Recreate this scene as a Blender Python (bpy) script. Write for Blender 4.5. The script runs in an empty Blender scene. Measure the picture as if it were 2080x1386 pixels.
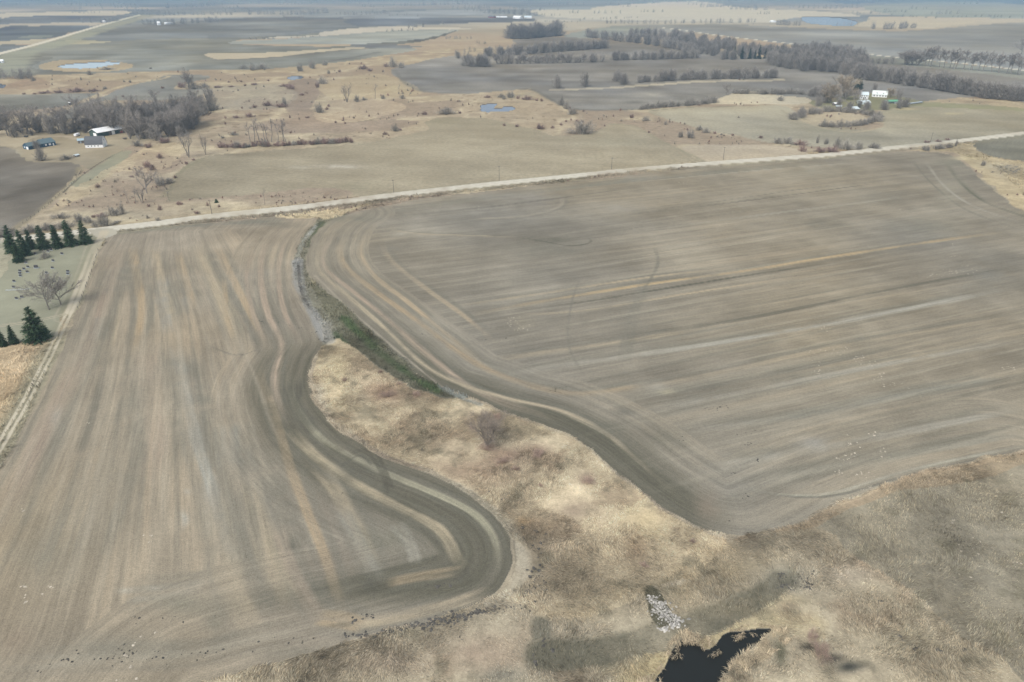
import bpy, math, random
import numpy as np
R = math.radians
sc = bpy.context.scene
COL = sc.collection

# ------------------------------------------------------------------ camera
H = 120.0                     # flying height, metres
F = 1386.7                    # focal length in pixels of the 2080 px photograph
PITCH = math.atan(718.0 / F)
cam = bpy.data.cameras.new('camera')
cam.lens = 24.0; cam.sensor_width = 36.0; cam.sensor_fit = 'HORIZONTAL'
cam.clip_start = 0.5; cam.clip_end = 90000
co = bpy.data.objects.new('camera', cam); COL.objects.link(co)
co.location = (0, 0, H); co.rotation_euler = (math.pi / 2 - PITCH, 0, 0)
sc.camera = co
# ------------------------------------------------------------------ sky, sun, exposure
SUN_EL, SUN_AZ = 50.0, 218.0
w = bpy.data.worlds.new('World'); sc.world = w; w.use_nodes = True
nt = w.node_tree; nt.nodes.clear()
out = nt.nodes.new('ShaderNodeOutputWorld'); bg = nt.nodes.new('ShaderNodeBackground')
sky = nt.nodes.new('ShaderNodeTexSky'); sky.sky_type = 'NISHITA'; sky.sun_disc = False
sky.sun_elevation = R(SUN_EL); sky.sun_rotation = R(SUN_AZ)
sky.air_density = 1.0; sky.dust_density = 3.0; sky.ozone_density = 1.0
hs = nt.nodes.new('ShaderNodeHueSaturation'); hs.inputs['Saturation'].default_value = 0.38
nt.links.new(sky.outputs[0], hs.inputs['Color']); nt.links.new(hs.outputs[0], bg.inputs[0])
bg.inputs[1].default_value = 0.15
nt.links.new(bg.outputs[0], out.inputs[0])
sl = bpy.data.lights.new('sun', 'SUN'); sl.energy = 1.15; sl.angle = R(20); sl.color = (1.0, 0.95, 0.87)
so = bpy.data.objects.new('sun', sl); COL.objects.link(so)
az = R(SUN_AZ); el = R(SUN_EL)
so.rotation_euler = (math.pi / 2 - el, 0, math.pi - az)
vs = sc.view_settings
vs.view_transform = 'Standard'; vs.look = 'None'; vs.gamma = 1.0; vs.use_curve_mapping = False
vs.exposure = 0.46
sc.cycles.max_bounces = 4; sc.cycles.diffuse_bounces = 2; sc.cycles.volume_bounces = 1
HAZE = 1.3e-4                # extinction of the air, per metre
HAZE_SEEN = (0.36, 0.50, 0.62)   # colour the air has when very thick (used only to undo it in colours read off the photo)
ALB = 0.86                    # albedo per displayed linear value

# ------------------------------------------------------------------ mapping
CP, SP = math.cos(PITCH), math.sin(PITCH)
def at(x, y):
    u = (x - 1040.0) / F; v = (y - 693.0) / F
    t = H / (SP + v * CP)
    return u * t, (CP - v * SP) * t
def proj(X, Y, Z=0.0):
    dz = Z - H
    f = Y * CP - dz * SP; up = Y * SP + dz * CP
    f = np.maximum(f, 1e-3)
    return 1040.0 + F * X / f, 693.0 - F * up / f
def P(s):
    return np.array([[float(c) for c in t.split(',')] for t in s.split()])
def G(p):
    p = np.asarray(p, float); x, y = at(p[:, 0], p[:, 1]); return np.stack([x, y], 1)
def catmull(p, n=6, closed=False):
    p = np.asarray(p, float)
    q = np.vstack([p[-1], p, p[:2]]) if closed else np.vstack([2 * p[0] - p[1], p, 2 * p[-1] - p[-2]])
    o = []
    for i in range(1, len(q) - 2):
        a, b, c, d = q[i - 1], q[i], q[i + 1], q[i + 2]
        for k in range(n):
            t = k / n
            o.append(0.5 * ((2 * b) + (c - a) * t + (2 * a - 5 * b + 4 * c - d) * t * t + (3 * b - a - 3 * c + d) * t ** 3))
    if not closed: o.append(q[-2])
    return np.array(o)
def hashn(ix, iy, seed):
    h = (ix.astype(np.int64) * 374761393 + iy.astype(np.int64) * 668265263 + seed * 974634777) & 0xffffffff
    h = ((h ^ (h >> 13)) * 1274126177) & 0xffffffff
    h = h ^ (h >> 16)
    return (h & 0xffff) / 65535.0 * 2 - 1
def vn(x, y, seed=0):
    x = np.asarray(x, float); y = np.asarray(y, float)
    ix = np.floor(x); iy = np.floor(y); fx = x - ix; fy = y - iy
    fx = fx * fx * (3 - 2 * fx); fy = fy * fy * (3 - 2 * fy)
    a = hashn(ix, iy, seed); b = hashn(ix + 1, iy, seed); c = hashn(ix, iy + 1, seed); d = hashn(ix + 1, iy + 1, seed)
    return (a + (b - a) * fx) * (1 - fy) + (c + (d - c) * fx) * fy
def fbm(x, y, wl, seed=0, octv=3, sp=None):
    o = 0; am = 1.0; tot = 0
    for k in range(octv):
        n = vn(x / wl + 17.3 * k, y / wl - 9.1 * k, seed + k * 31)
        if sp is not None: n = n * np.clip(wl / (1.6 * sp), 0, 1)
        o = o + am * n; tot += am; am *= 0.6; wl = wl * 0.47
    return o / tot
def inpoly(px, py, poly):
    x0, y0 = poly.min(0); x1, y1 = poly.max(0)
    m = np.nonzero((px >= x0) & (px <= x1) & (py >= y0) & (py <= y1))[0]
    if len(m) == 0: return m
    X = px[m]; Y = py[m]; ins = np.zeros(len(m), bool)
    n = len(poly)
    for i in range(n):
        xa, ya = poly[i]; xb, yb = poly[(i + 1) % n]
        if ya == yb: continue
        c = ((ya > Y) != (yb > Y))
        if not c.any(): continue
        xi = (xb - xa) * (Y - ya) / (yb - ya) + xa
        ins ^= c & (X < xi)
    return m[ins]
def dist_line(X, Y, line):
    """distance in metres and arc length to an open polyline given on the ground"""
    best = np.full(X.shape, 1e9); arc = np.zeros(X.shape); side = np.zeros(X.shape); s = 0.0
    for i in range(len(line) - 1):
        a = line[i]; b = line[i + 1]; d = b - a; L = math.hypot(*d)
        if L < 1e-6: continue
        t = np.clip(((X - a[0]) * d[0] + (Y - a[1]) * d[1]) / (L * L), 0, 1)
        ex = X - a[0] - t * d[0]; ey = Y - a[1] - t * d[1]
        q = ex * ex + ey * ey
        m = q < best
        best = np.where(m, q, best); arc = np.where(m, s + t * L, arc)
        side = np.where(m, np.sign(d[0] * ey - d[1] * ex), side)
        s += L
    return np.sqrt(best), arc, side

# ------------------------------------------------------------------ the ground grid (finer near, coarser far)
xs = np.concatenate([np.arange(-1500, -40, 30), np.arange(-40, 2121, 2.0), np.arange(2130, 3600, 30)])
ys = np.concatenate([[-22.5, -20, -17, -14, -11, -8, -5, -3], np.arange(-1, 1400, 2.0), np.arange(1404, 2300, 16)])
NX, NY = len(xs), len(ys)
gx, gy = np.meshgrid(xs, ys)
PX = gx.ravel(); PY = gy.ravel()
GX, GY = at(PX, PY)
N = len(PX)
DIST = np.sqrt(GX ** 2 + GY ** 2 + H * H)
SPC = 2 * DIST ** 2 / (H * F)                 # depth covered by one row
amp = 0.5 + 0.0035 * DIST
wx = fbm(GX, GY, 9.0, 3, 2, SPC) * amp; wy = fbm(GX, GY, 9.0, 77, 2, SPC) * amp
wx += vn(GX / 60, GY / 60, 5) * amp; wy += vn(GX / 60, GY / 60, 8) * amp
WX, WY = proj(GX + wx, GY + wy)
col = np.zeros((N, 3)); reg = np.zeros(N, np.int16); row = np.zeros(N)
REG = {0: 'ground'}

n1 = fbm(GX, GY, 45, 1, 4, SPC); n2 = fbm(GX, GY, 120, 11, 3, SPC); n3 = fbm(GX, GY, 14, 21, 3, SPC); nbig = fbm(GX, GY, 500, 41, 3, SPC)
n4 = fbm(GX, GY, 5, 51, 2, SPC)
def C(*c): return np.array(c, float) / 255.0
def mixc(idx, c, a):
    a = np.asarray(a)
    if a.ndim == 1: a = a[:, None]
    col[idx] = col[idx] * (1 - a) + c * a
def poly(s, c, rid=None, alpha=1.0, mot=0.05, hue=0.02, smooth=True, warp=True, ns=None):
    p = P(s) if isinstance(s, str) else s
    if smooth: p = catmull(p, 5, True)
    m = inpoly(WX if warp else PX, WY if warp else PY, p)
    if len(m) == 0: return m
    q = n1 if ns is None else ns
    c = np.array(c, float) / 255.0 if max(c) > 1.5 else np.array(c, float)
    cc = c[None] * (1 + mot * 1.6 * q[m] + mot * n2[m] + mot * 0.8 * n3[m])[:, None]
    cc = cc + np.stack([hue * n2[m], hue * 0.2 * n2[m], -hue * n2[m]], 1)
    mixc(m, cc, alpha)
    if rid is not None: reg[m] = rid
    return m
def ell(x, y, rx, ry, n=28):
    t = np.linspace(0, 2 * math.pi, n, endpoint=False)
    return np.stack([x + rx * np.cos(t), y + ry * np.sin(t)], 1)
def blob(x, y, rx, ry, c, a=0.6, only=None, rot=0.0):
    m = np.nonzero((abs(WX - x) < 2.6 * max(rx, ry)) & (abs(WY - y) < 2.6 * max(rx, ry)))[0]
    if only is not None: m = m[np.isin(reg[m], only)]
    dx = WX[m] - x; dy = WY[m] - y
    if rot: dx, dy = dx * math.cos(rot) + dy * math.sin(rot), -dx * math.sin(rot) + dy * math.cos(rot)
    g = np.exp(-((dx / rx) ** 2 + (dy / ry) ** 2) * 1.2) * (1 + 0.7 * n3[m] + 0.5 * n4[m])
    mixc(m, np.array(c) / 255.0, np.clip(g * a, 0, 1))
def stroke(s, wm, c, a=1.0, only=None, rid=None, soft=0.5, rag=0.25, fade=False, n=6, off=0.0):
    p = P(s) if isinstance(s, str) else s
    pp = catmull(p, n); g = G(pp)
    pad = 60
    m = np.nonzero((PX > pp[:, 0].min() - pad) & (PX < pp[:, 0].max() + pad) & (PY > pp[:, 1].min() - pad) & (PY < pp[:, 1].max() + pad))[0]
    if only is not None: m = m[np.isin(reg[m], only)]
    if len(m) == 0: return m
    d, arc, side = dist_line(GX[m], GY[m], g)
    if off: d = np.abs(d * side - off)
    L = arc.max() + 1e-6
    hw = wm * 0.5 * (1 + rag * (vn(arc / 14, arc * 0, 5) + 0.6 * n4[m]))
    # widen a little where rows of the grid are coarser than the line
    k = np.clip((hw - d) / (soft * hw + 0.05) + 0.5, 0, 1)
    if fade: k = k * (1 + .45 * vn(d * side / .8, arc / 30, 61) + .35 * vn(d * side / 2.1, arc / 50, 62))
    if rag: k = k * np.clip(0.98 + 0.5 * vn(arc / 25, arc * 0 + 3, 9) + 0.4 * n4[m], 0.2, 1)
    if fade: k = k * np.clip(np.minimum(arc, L - arc) / (0.18 * L), 0, 1)
    mixc(m, np.array(c) / 255.0, k * a)
    if rid is not None:
        q = m[d < hw]; reg[q] = rid; return q
    return m

# ---- dry grassland everywhere first
tan = C(174, 158, 134)
col[:] = tan
col *= (1 + 0.12 * n1 + 0.13 * n3 + 0.11 * n4)[:, None]
col += np.stack([0.014 * n2, 0.0 * n2, -0.008 * n2], 1)
k = np.clip(n2 * 1.6 + 0.1, 0, 1)[:, None] * 0.45
col[:] = col * (1 - k) + C(160, 143, 122) * k                       # browner hollows
k = np.clip(-n1 * 2.0 - 0.1, 0, 1)[:, None] * 0.5
col[:] = col * (1 - k) + C(196, 177, 143) * k
k = np.clip(fbm(GX, GY, 30, 91, 3, SPC) * 2.6 - .35, 0, 1)[:, None] * .75
col[:] = col * (1 - k) + C(147, 133, 115) * k
k = np.clip(fbm(GX, GY, 75, 97, 3, SPC) * 2.4 - .3, 0, 1)[:, None] * .45
col[:] = col * (1 - k) + C(158, 152, 134) * k
k = (vn(GX / 5.5, GY / 5.5, 95) + .6 * n1 > .86)[:, None] * .5 * np.clip((1100 - DIST) / 300, 0, 1)[:, None]
col[:] = col * (1 - k) + C(112, 92, 78) * k
Lc = fbm(GX, GY, 110, 191, 3, SPC); zone = (np.clip((GY - 330) / 60, 0, 1) * np.clip((1900 - DIST) / 300, 0, 1))[:, None]
k = np.clip(Lc * 5, 0, 1)[:, None] * .7 * zone
col[:] = col * (1 - k) + C(157, 140, 123) * k
k = np.exp(-(Lc / .045) ** 2)[:, None] * .8 * zone * (.6 + .8 * n3[:, None])
col[:] = col * (1 - k) + C(201, 184, 152) * k
k = np.exp(-((Lc - .22) / .03) ** 2)[:, None] * .35 * zone
col[:] = col * (1 - k) + C(150, 132, 116) * k
# far zone, beyond a kilometre and a half: patchwork
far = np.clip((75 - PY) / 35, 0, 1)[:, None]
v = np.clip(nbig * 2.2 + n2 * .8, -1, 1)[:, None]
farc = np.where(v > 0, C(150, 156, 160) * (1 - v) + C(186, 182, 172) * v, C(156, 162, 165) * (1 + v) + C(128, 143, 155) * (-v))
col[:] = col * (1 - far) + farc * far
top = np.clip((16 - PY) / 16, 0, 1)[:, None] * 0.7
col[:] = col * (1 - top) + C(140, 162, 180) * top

FL, FR, FS, FK, FM, FI, FE, FC, RD, TR, WT, MG, WG, LW, MW, M2 = range(1, 17)
# ---- far fields
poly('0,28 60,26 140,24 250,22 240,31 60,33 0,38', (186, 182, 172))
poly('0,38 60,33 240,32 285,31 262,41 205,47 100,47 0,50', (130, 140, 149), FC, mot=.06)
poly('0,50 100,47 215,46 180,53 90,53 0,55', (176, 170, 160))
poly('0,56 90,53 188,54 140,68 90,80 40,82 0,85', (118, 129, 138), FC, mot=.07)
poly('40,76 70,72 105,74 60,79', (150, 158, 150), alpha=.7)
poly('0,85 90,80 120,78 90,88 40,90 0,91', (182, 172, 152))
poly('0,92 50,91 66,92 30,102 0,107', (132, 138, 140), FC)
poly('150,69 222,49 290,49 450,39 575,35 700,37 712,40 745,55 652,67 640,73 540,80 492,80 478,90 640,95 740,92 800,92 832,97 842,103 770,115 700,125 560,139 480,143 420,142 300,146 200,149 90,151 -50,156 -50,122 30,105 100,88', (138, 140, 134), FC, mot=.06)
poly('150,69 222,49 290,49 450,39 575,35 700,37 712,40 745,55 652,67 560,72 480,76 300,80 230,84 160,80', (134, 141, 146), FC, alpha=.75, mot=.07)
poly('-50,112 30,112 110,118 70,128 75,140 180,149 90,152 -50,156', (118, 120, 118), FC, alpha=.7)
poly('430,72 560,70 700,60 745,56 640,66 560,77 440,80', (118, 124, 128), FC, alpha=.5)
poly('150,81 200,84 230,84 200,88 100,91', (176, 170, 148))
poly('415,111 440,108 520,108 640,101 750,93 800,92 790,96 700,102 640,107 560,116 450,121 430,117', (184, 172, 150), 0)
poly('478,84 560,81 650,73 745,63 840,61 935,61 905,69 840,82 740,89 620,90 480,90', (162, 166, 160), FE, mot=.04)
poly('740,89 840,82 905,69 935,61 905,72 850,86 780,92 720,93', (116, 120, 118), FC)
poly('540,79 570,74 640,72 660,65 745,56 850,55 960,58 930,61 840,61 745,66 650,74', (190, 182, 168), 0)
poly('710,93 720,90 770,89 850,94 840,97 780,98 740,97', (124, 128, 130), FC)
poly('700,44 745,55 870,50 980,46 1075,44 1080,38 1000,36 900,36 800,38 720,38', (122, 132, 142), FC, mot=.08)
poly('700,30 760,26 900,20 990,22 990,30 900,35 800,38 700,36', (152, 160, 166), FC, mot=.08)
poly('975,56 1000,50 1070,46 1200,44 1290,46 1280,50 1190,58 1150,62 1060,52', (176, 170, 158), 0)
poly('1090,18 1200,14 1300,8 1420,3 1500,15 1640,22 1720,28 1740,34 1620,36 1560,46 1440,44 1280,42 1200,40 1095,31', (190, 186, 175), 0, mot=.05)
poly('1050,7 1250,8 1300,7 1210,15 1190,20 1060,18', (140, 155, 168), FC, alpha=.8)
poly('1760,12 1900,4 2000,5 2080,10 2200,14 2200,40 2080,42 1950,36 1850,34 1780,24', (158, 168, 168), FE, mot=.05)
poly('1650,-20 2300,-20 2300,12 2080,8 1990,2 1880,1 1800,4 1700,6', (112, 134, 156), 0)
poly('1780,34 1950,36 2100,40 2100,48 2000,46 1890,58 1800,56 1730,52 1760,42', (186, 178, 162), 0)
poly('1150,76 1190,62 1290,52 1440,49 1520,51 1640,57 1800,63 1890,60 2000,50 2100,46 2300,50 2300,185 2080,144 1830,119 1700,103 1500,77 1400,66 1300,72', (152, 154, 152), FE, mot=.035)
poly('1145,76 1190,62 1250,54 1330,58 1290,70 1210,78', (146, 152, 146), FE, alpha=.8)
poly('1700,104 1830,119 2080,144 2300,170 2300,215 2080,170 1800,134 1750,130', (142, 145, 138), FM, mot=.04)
# ---- middle distance fields
poly('798,142 850,126 920,113 935,113 1000,112 1045,92 1050,80 1145,76 1215,80 1400,100 1560,118 1590,130 1800,131 2080,160 2300,190 2300,240 2080,209 1980,196 1850,206 1770,200 1640,206 1560,190 1500,188 1455,208 1300,223 1180,223 1130,208 1085,184 1060,182 950,191 880,188 850,183 820,166', (136, 134, 130), FM, mot=.05)
poly('1060,182 1085,184 1130,208 1180,223 1300,223 1455,208 1400,190 1180,196 1110,188', (122, 122, 120), FM, alpha=.45)
poly('1100,184 1140,181 1260,176 1420,164 1590,160 1590,164 1420,168 1260,180 1140,184', (176, 166, 146), 0, smooth=False)
blob(1320, 192, 30, 5, (172, 165, 150), .7); blob(1160, 205, 26, 4, (160, 152, 138), .6); blob(1290, 208, 22, 3, (112, 112, 108), .7)
blob(850, 150, 30, 10, (116, 116, 112), .6); blob(920, 178, 40, 5, (120, 120, 114), .6); blob(1650, 175, 60, 8, (128, 126, 124), .5)
poly('-50,196 60,193 130,191 192,193 150,212 100,220 40,224 -50,230', (126, 127, 122), FC, mot=.08)
poly('80,246 130,222 190,203 240,183 318,159 345,152 400,151 424,158 368,172 362,182 430,180 405,195 330,203 260,203 200,208 150,240', (136, 135, 128), FC, mot=.06)
stroke('75,247 120,228 190,196 250,175 330,160 345,154', 7, (186, 170, 140), 1, rid=0)
poly(ell(173, 134, 98, 13), (176, 160, 134), 0, mot=.04)
poly('-50,178 30,182 90,180 95,166 60,160 -50,186', (150, 128, 114), 0, alpha=.5)
# left farm yard
poly('-80,290 0,285 60,272 200,257 280,255 320,280 262,300 205,345 150,332 60,326 0,300 -80,300', (152, 141, 121), LW, mot=.09)
stroke('-60,296 10,288 60,279 130,277 170,284 230,280', 7, (176, 160, 138), .9)
poly('0,278 70,275 60,285 40,300 0,296', (176, 162, 138), LW, alpha=.8)
blob(26, 316, 14, 8, (172, 176, 166), .8)
poly('-80,300 0,299 25,304 60,326 110,329 150,331 165,340 150,366 90,420 30,465 -80,520', (128, 122, 113), FI, mot=.09)
stroke('165,340 150,366 90,420 30,465', 5, (150, 138, 114), .8, soft=1)
poly('150,372 205,335 235,312 270,305 255,325 200,370 165,380', (148, 148, 126), LW, alpha=.8)
stroke('128,392 165,358 205,330 250,306', 1.2, (96, 92, 84), .8)
poly('100,425 170,372 250,328 300,300 370,290 380,310 330,345 240,350 180,395 130,420', (192, 172, 137), 0, alpha=.6, mot=.09)
poly('300,305 370,325 360,345 300,360 270,345', (158, 138, 120), 0, alpha=.35)
# meadow with the wet channel
poly('600,163 650,162 640,200 640,225 700,246 800,244 850,250 780,266 640,272 560,268 500,262 600,240 580,215 592,190 585,170', (152, 136, 122), 0, alpha=.8, mot=.06)
poly('400,185 560,170 600,190 580,215 500,225 420,215', (165, 156, 140), 0, alpha=.5)
poly('640,240 660,215 720,200 800,208 820,222 760,240 680,250', (178, 160, 136), 0, alpha=.6)
stroke('650,238 690,247 730,246 765,238', 4, (198, 180, 148), .8)
poly('650,172 760,150 820,165 860,190 760,200 670,200', (184, 166, 134), 0, alpha=.6)
# stubble fields
poly('330,400 343,385 365,350 420,319 500,310 720,293 840,271 872,262 862,250 900,239 960,240 1000,243 1080,262 1130,276 1200,270 1240,252 1290,258 1340,285 1432,328 1400,331 1150,357 960,376 745,401 700,386 640,381 560,388 480,398 400,404 345,408', (158, 147, 125), FS, mot=.04, hue=.01)
blob(690, 338, 45, 4, (196, 186, 170), .7, [FS]); blob(610, 340, 25, 4, (186, 178, 160), .5, [FS]); blob(720, 378, 50, 8, (150, 145, 122), .5, [FS])
blob(1250, 290, 60, 10, (160, 154, 132), .5, [FS]); blob(360, 330, 40, 14, (150, 148, 122), .5, [FS]); blob(900, 245, 40, 8, (150, 142, 118), .6, [FS])
poly('1320,226 1400,219 1520,216 1600,217 1640,244 1700,262 1770,263 1795,250 1780,234 1850,216 1960,209 2080,222 2300,240 2300,262 2080,268 1960,285 1760,302 1570,290 1500,276 1430,263 1380,248', (161, 153, 133), FK, mot=.04)
poly('1700,216 1790,205 1850,205 2080,220 2080,226 1850,216 1780,226 1700,222', (146, 146, 116), LW, alpha=.8)
poly('1640,208 1700,200 1760,190 1820,196 1870,208 1820,222 1700,226', (142, 140, 112), LW, mot=.06)
blob(1700, 262, 60, 5, (146, 144, 124), .6); blob(1850, 228, 40, 6, (140, 140, 118), .5); blob(1845, 222, 20, 2.5, (196, 178, 134), .8); blob(1935, 230, 20, 3, (190, 176, 140), .6)
poly('1385,300 1480,296 1560,294 1620,302 1640,314 1500,326 1432,329', (182, 166, 142), FK, mot=.03)
poly('1500,188 1560,193 1640,200 1640,210 1560,213 1460,212 1450,208', (190, 178, 154), 0, mot=.04)
poly(ell(1697, 242, 66, 13), (178, 164, 140), 0)
poly('1975,290 2080,274 2300,250 2300,360 2120,330 2040,322 1985,305', (138, 134, 118), FI, mot=.05)

# ---- lawn, verges beside the farm track
poly('-150,530 -60,500 0,494 60,487 200,478 188,515 168,570 150,612 128,642 92,692 0,702 -150,720', (150, 149, 128), LW, mot=.04, hue=.01)
poly('-150,720 0,702 92,692 128,645 118,680 60,790 0,895 -150,1150', (180, 157, 126), 0, mot=.10, ns=n3)
poly('-30,508 12,506 25,520 0,560 -30,580', (178, 168, 142), 0, alpha=.7)
# ---- the two near fields
LB = '648,446 640,456 622,474 608,500 602,530 605,570 618,610 640,650 655,685 655,700 640,730 630,770 640,810 675,860 730,905 800,940 880,970 960,1010 1010,1050 1038,1090 1047,1130 1035,1170 1010,1205 960,1235 880,1262 780,1290 680,1320 560,1350 400,1400'
poly('212,486 235,474 300,466 400,455 520,444 600,440 ' + LB + ' 100,1530 -300,1800 -900,1800 -500,1330 -200,1130 0,955 60,852 112,742 156,636 186,552', (152, 140, 122), FL, mot=.045, hue=.025)
RB = '700,436 672,450 650,468 636,490 626,520 630,552 655,588 700,625 760,680 820,730 880,783 940,805 1020,838 1100,862 1180,903 1240,948 1300,998 1380,1053 1450,1083 1520,1094 1570,1090 1650,1055 1750,1010 1850,972 1960,943 2080,917'
poly('2300,865 2600,800 2900,700 2500,560 2200,480 2080,432 2040,402 1990,362 1962,330 1920,312 1850,308 1700,318 1500,335 1300,354 1150,370 1000,387 860,405 760,424 ' + RB, (144, 135, 119), FR, mot=.045, hue=.025)
# crop rows: a coordinate across the rows, in metres
LBg = G(catmull(P(LB), 4)); RBg = G(catmull(P(RB), 4))
def L1(t): return t - np.floor(t)
m = np.nonzero(reg == FL)[0]
d, arc, side = dist_line(GX[m], GY[m], LBg)
ll = G(catmull(P('235,474 186,552 156,636 112,742 60,852 0,955 -200,1300'), 4)); lr = G(catmull(P('400,470 430,560 480,650 520,745 560,850 590,950 620,1030 660,1130 700,1260 720,1340'), 4))
o1 = np.argsort(ll[:, 1]); o2 = np.argsort(lr[:, 1])
xl = np.interp(GY[m], ll[o1, 1], ll[o1, 0]); xr = np.interp(GY[m], lr[o2, 1], lr[o2, 0])
sI = (GX[m] - xl) / np.maximum(xr - xl, 20) * 75.0
wgt = np.clip((d - 30) / 5, 0, 1)
row[m] = np.where(d < 32, d, sI + 300)
def bands(r, X, Y, seed, sp):
    b = 0
    for wl, a in ((9.0, .40), (4.2, .42), (1.9, .50), (1.05, .36)):
        b = b + a * vn(r / wl, (X + Y) / 75.0 + .6 * vn(X / 50, Y / 50, 3), seed + int(wl * 10)) * np.clip(wl / (1.2 * sp), 0, 1)
    return np.tanh(b * 1.5)
RS = {}
b = bands(row[m], GX[m], GY[m], 7, SPC[m])
col[m] *= (1 + 0.078 * b + .045 * n3[m] + .035 * n1[m])[:, None]
kk = np.clip(b * 1.3 - .25, 0, 1) * np.clip(.5 + n2[m], 0, 1) * .5
mixc(m, C(172, 150, 122), kk)
# darker damp soil along the grass edge
dk = np.clip((24 - d) / 7, 0, 1) * np.clip((PY[m] - 660) / 70, 0, 1) * np.clip((1260 - PY[m]) / 60, 0, 1)
mixc(m, C(100, 97, 84), np.clip(dk * .80 * (1 + .35 * b), 0, 1))
m = np.nonzero(reg == FR)[0]
d, arc, side = dist_line(GX[m], GY[m], RBg)
dirR = G(P('1000,620 1900,488')); dv = dirR[1] - dirR[0]; dv /= math.hypot(*dv)
sI = -(GX[m] * dv[1]) + GY[m] * dv[0]
row[m] = np.where(d < 30, d, sI + 500)
b = bands(row[m], GX[m] * .3, GY[m] * .3, 17, SPC[m])
col[m] *= (1 + 0.062 * b + .045 * n3[m] + .045 * n1[m])[:, None]
kk = np.clip(b * 1.3 - .25, 0, 1) * np.clip(.5 + n2[m], 0, 1) * .45
mixc(m, C(172, 152, 124), kk)
dk = np.clip((17 - d) / 6, 0, 1) * np.clip((PY[m] - 600) / 160, 0, 1) * np.clip((1500 - PX[m]) / 100, 0, 1)
mixc(m, C(103, 100, 87), np.clip(dk * .75 * (1 + .4 * b), 0, 1))
nst = fbm(GX, GY, 240, 141, 4, SPC)
for rid, am_ in ((FC, .10), (FM, .09), (FE, .08), (FI, .10), (FS, .05), (FK, .06)):
    m = np.nonzero(reg == rid)[0]; col[m] *= (1 + am_ * 2 * nst[m] + am_ * .8 * n1[m])[:, None]
# other fields: simple rows
for rid, ang in ((FC, .1), (FM, .12), (FE, .1), (FS, .17), (FK, .2), (FI, 2.2)):
    m = np.nonzero(reg == rid)[0]
    row[m] = GX[m] * math.sin(ang) + GY[m] * math.cos(ang) + 6 * vn(GX[m] / 80, GY[m] / 80, rid)
    b = vn(row[m] / 14, (GX[m] + GY[m]) / 160, rid) * np.clip(14 / SPC[m], 0, 1)
    col[m] *= (1 + 0.04 * b)[:, None]
OR = (176, 152, 120); TN = (175, 158, 131); PK = (168, 149, 129); PG = (166, 160, 146); DK = (92, 91, 82)
L_ = [FL]
for s, wd, c, a in (
    ('400,490 432,560 480,650 520,745', 4, TN, .6), ('520,745 560,850 590,950 620,1030 660,1130 698,1250', 3.0, OR, .42),
    ('268,498 278,560 288,620 282,670 262,730', 4, OR, .55), ('313,500 325,560 345,630 352,668', 4, TN, .75), ('360,510 378,570 394,630', 3.6, OR, .5),
    ('395,500 430,570 452,625 470,670 486,720', 4, TN, .6), ('440,498 470,560 500,620 530,680 545,715', 3.5, OR, .5), ('455,560 460,640 475,690', 2, OR, .5),
    ('352,700 375,790 400,900 425,980 445,1060', 4, PG, .7), ('502,970 525,1050 553,1135 597,1230', 5, TN, .75), ('428,1005 450,1090 473,1190 520,1290', 5, TN, .6),
    ('640,948 677,990 705,1040 729,1084 765,1160', 4, TN, .7), ('585,870 640,925 700,970 790,1020 870,1060 905,1090 925,1130 945,1158', 3.2, (176, 160, 132), .85),
    ('592,760 592,800 610,840 655,892 740,940 800,968 900,1010 965,1045 1002,1090 1012,1140 995,1190', 2.4, (152, 146, 124), .8),
    ('945,1158 850,1172 780,1186', 2.6, OR, .6), ('1000,1200 900,1232 760,1262 690,1262', 3, TN, .75), ('640,1256 700,1262 740,1272', 3.5, OR, .7),
    ('545,485 532,520 530,570 545,640 572,700 560,760 562,810 590,870', 3, PK, .7), ('585,480 570,520 566,570 580,640 612,700', 2.4, PK, .6), ('520,500 500,560 515,640 540,700', 2, PK, .5),
    ('240,500 225,570 200,640 160,740 100,850 40,980 -20,1090', 6, (158, 140, 122), .55), ('250,600 235,660 225,720', 2, TN, .5), ('210,760 180,860 150,940', 3, DK, .3),
    ('300,700 305,800 320,900 300,1000', 7, PK, .45), ('262,740 235,850 215,960 170,1080 130,1200', 8, (152, 142, 124), .45), ('560,1060 600,1170 650,1260', 3, PK, .5),
    ('800,1060 835,1110 845,1150', 3, PG, .7), ('690,1030 730,1100 760,1160 775,1180', 3, (146, 142, 130), .6),
    ('250,1212 320,1205 420,1190', 4, (158, 150, 134), .5), ('0,1350 180,1340 400,1330 560,1290 640,1300', 3, (154, 148, 132), .4),
    ('330,560 332,620 345,680', 5, (152, 148, 138), .5), ('460,860 470,960', 6, (156, 152, 140), .4), ('420,960 440,1060 470,1150', 4, (150, 146, 136), .4),
    ('205,640 190,700', 3, (152, 148, 136), .4), ('240,470 420,458 600,446', 6, (126, 124, 112), .6), ('250,478 400,468 590,456', 2, (160, 150, 132), .5),
    ('596,770 600,830 640,880', 6, DK, .5), ('480,905 530,1010 560,1090', 5, (124, 120, 110), .4), ('370,720 395,830 420,950', 5, (124, 120, 110), .35),
    ('240,540 232,600', 8, (132, 128, 116), .3), ('690,900 740,890 770,930 800,1000', 1.2, (86, 84, 75), .65), ('700,930 740,915 775,960 790,1010', 1.2, (86, 84, 75), .6),
    ('690,950 730,925 760,950', .8, (92, 92, 84), .6), ('420,700 480,722 530,708', .6, (110, 106, 98), .7)):
    stroke(s, wd, c, min(1, a * 1.15), L_, soft=.55, fade=True)
    if wd > 2.2 and c != DK: stroke(s, wd * .8, (122, 119, 107), .38, L_, soft=1.2, fade=True, off=wd * .85); stroke(s, wd * .6, (126, 122, 110), .3, L_, soft=1.2, fade=True, off=-wd * .8)
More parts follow.
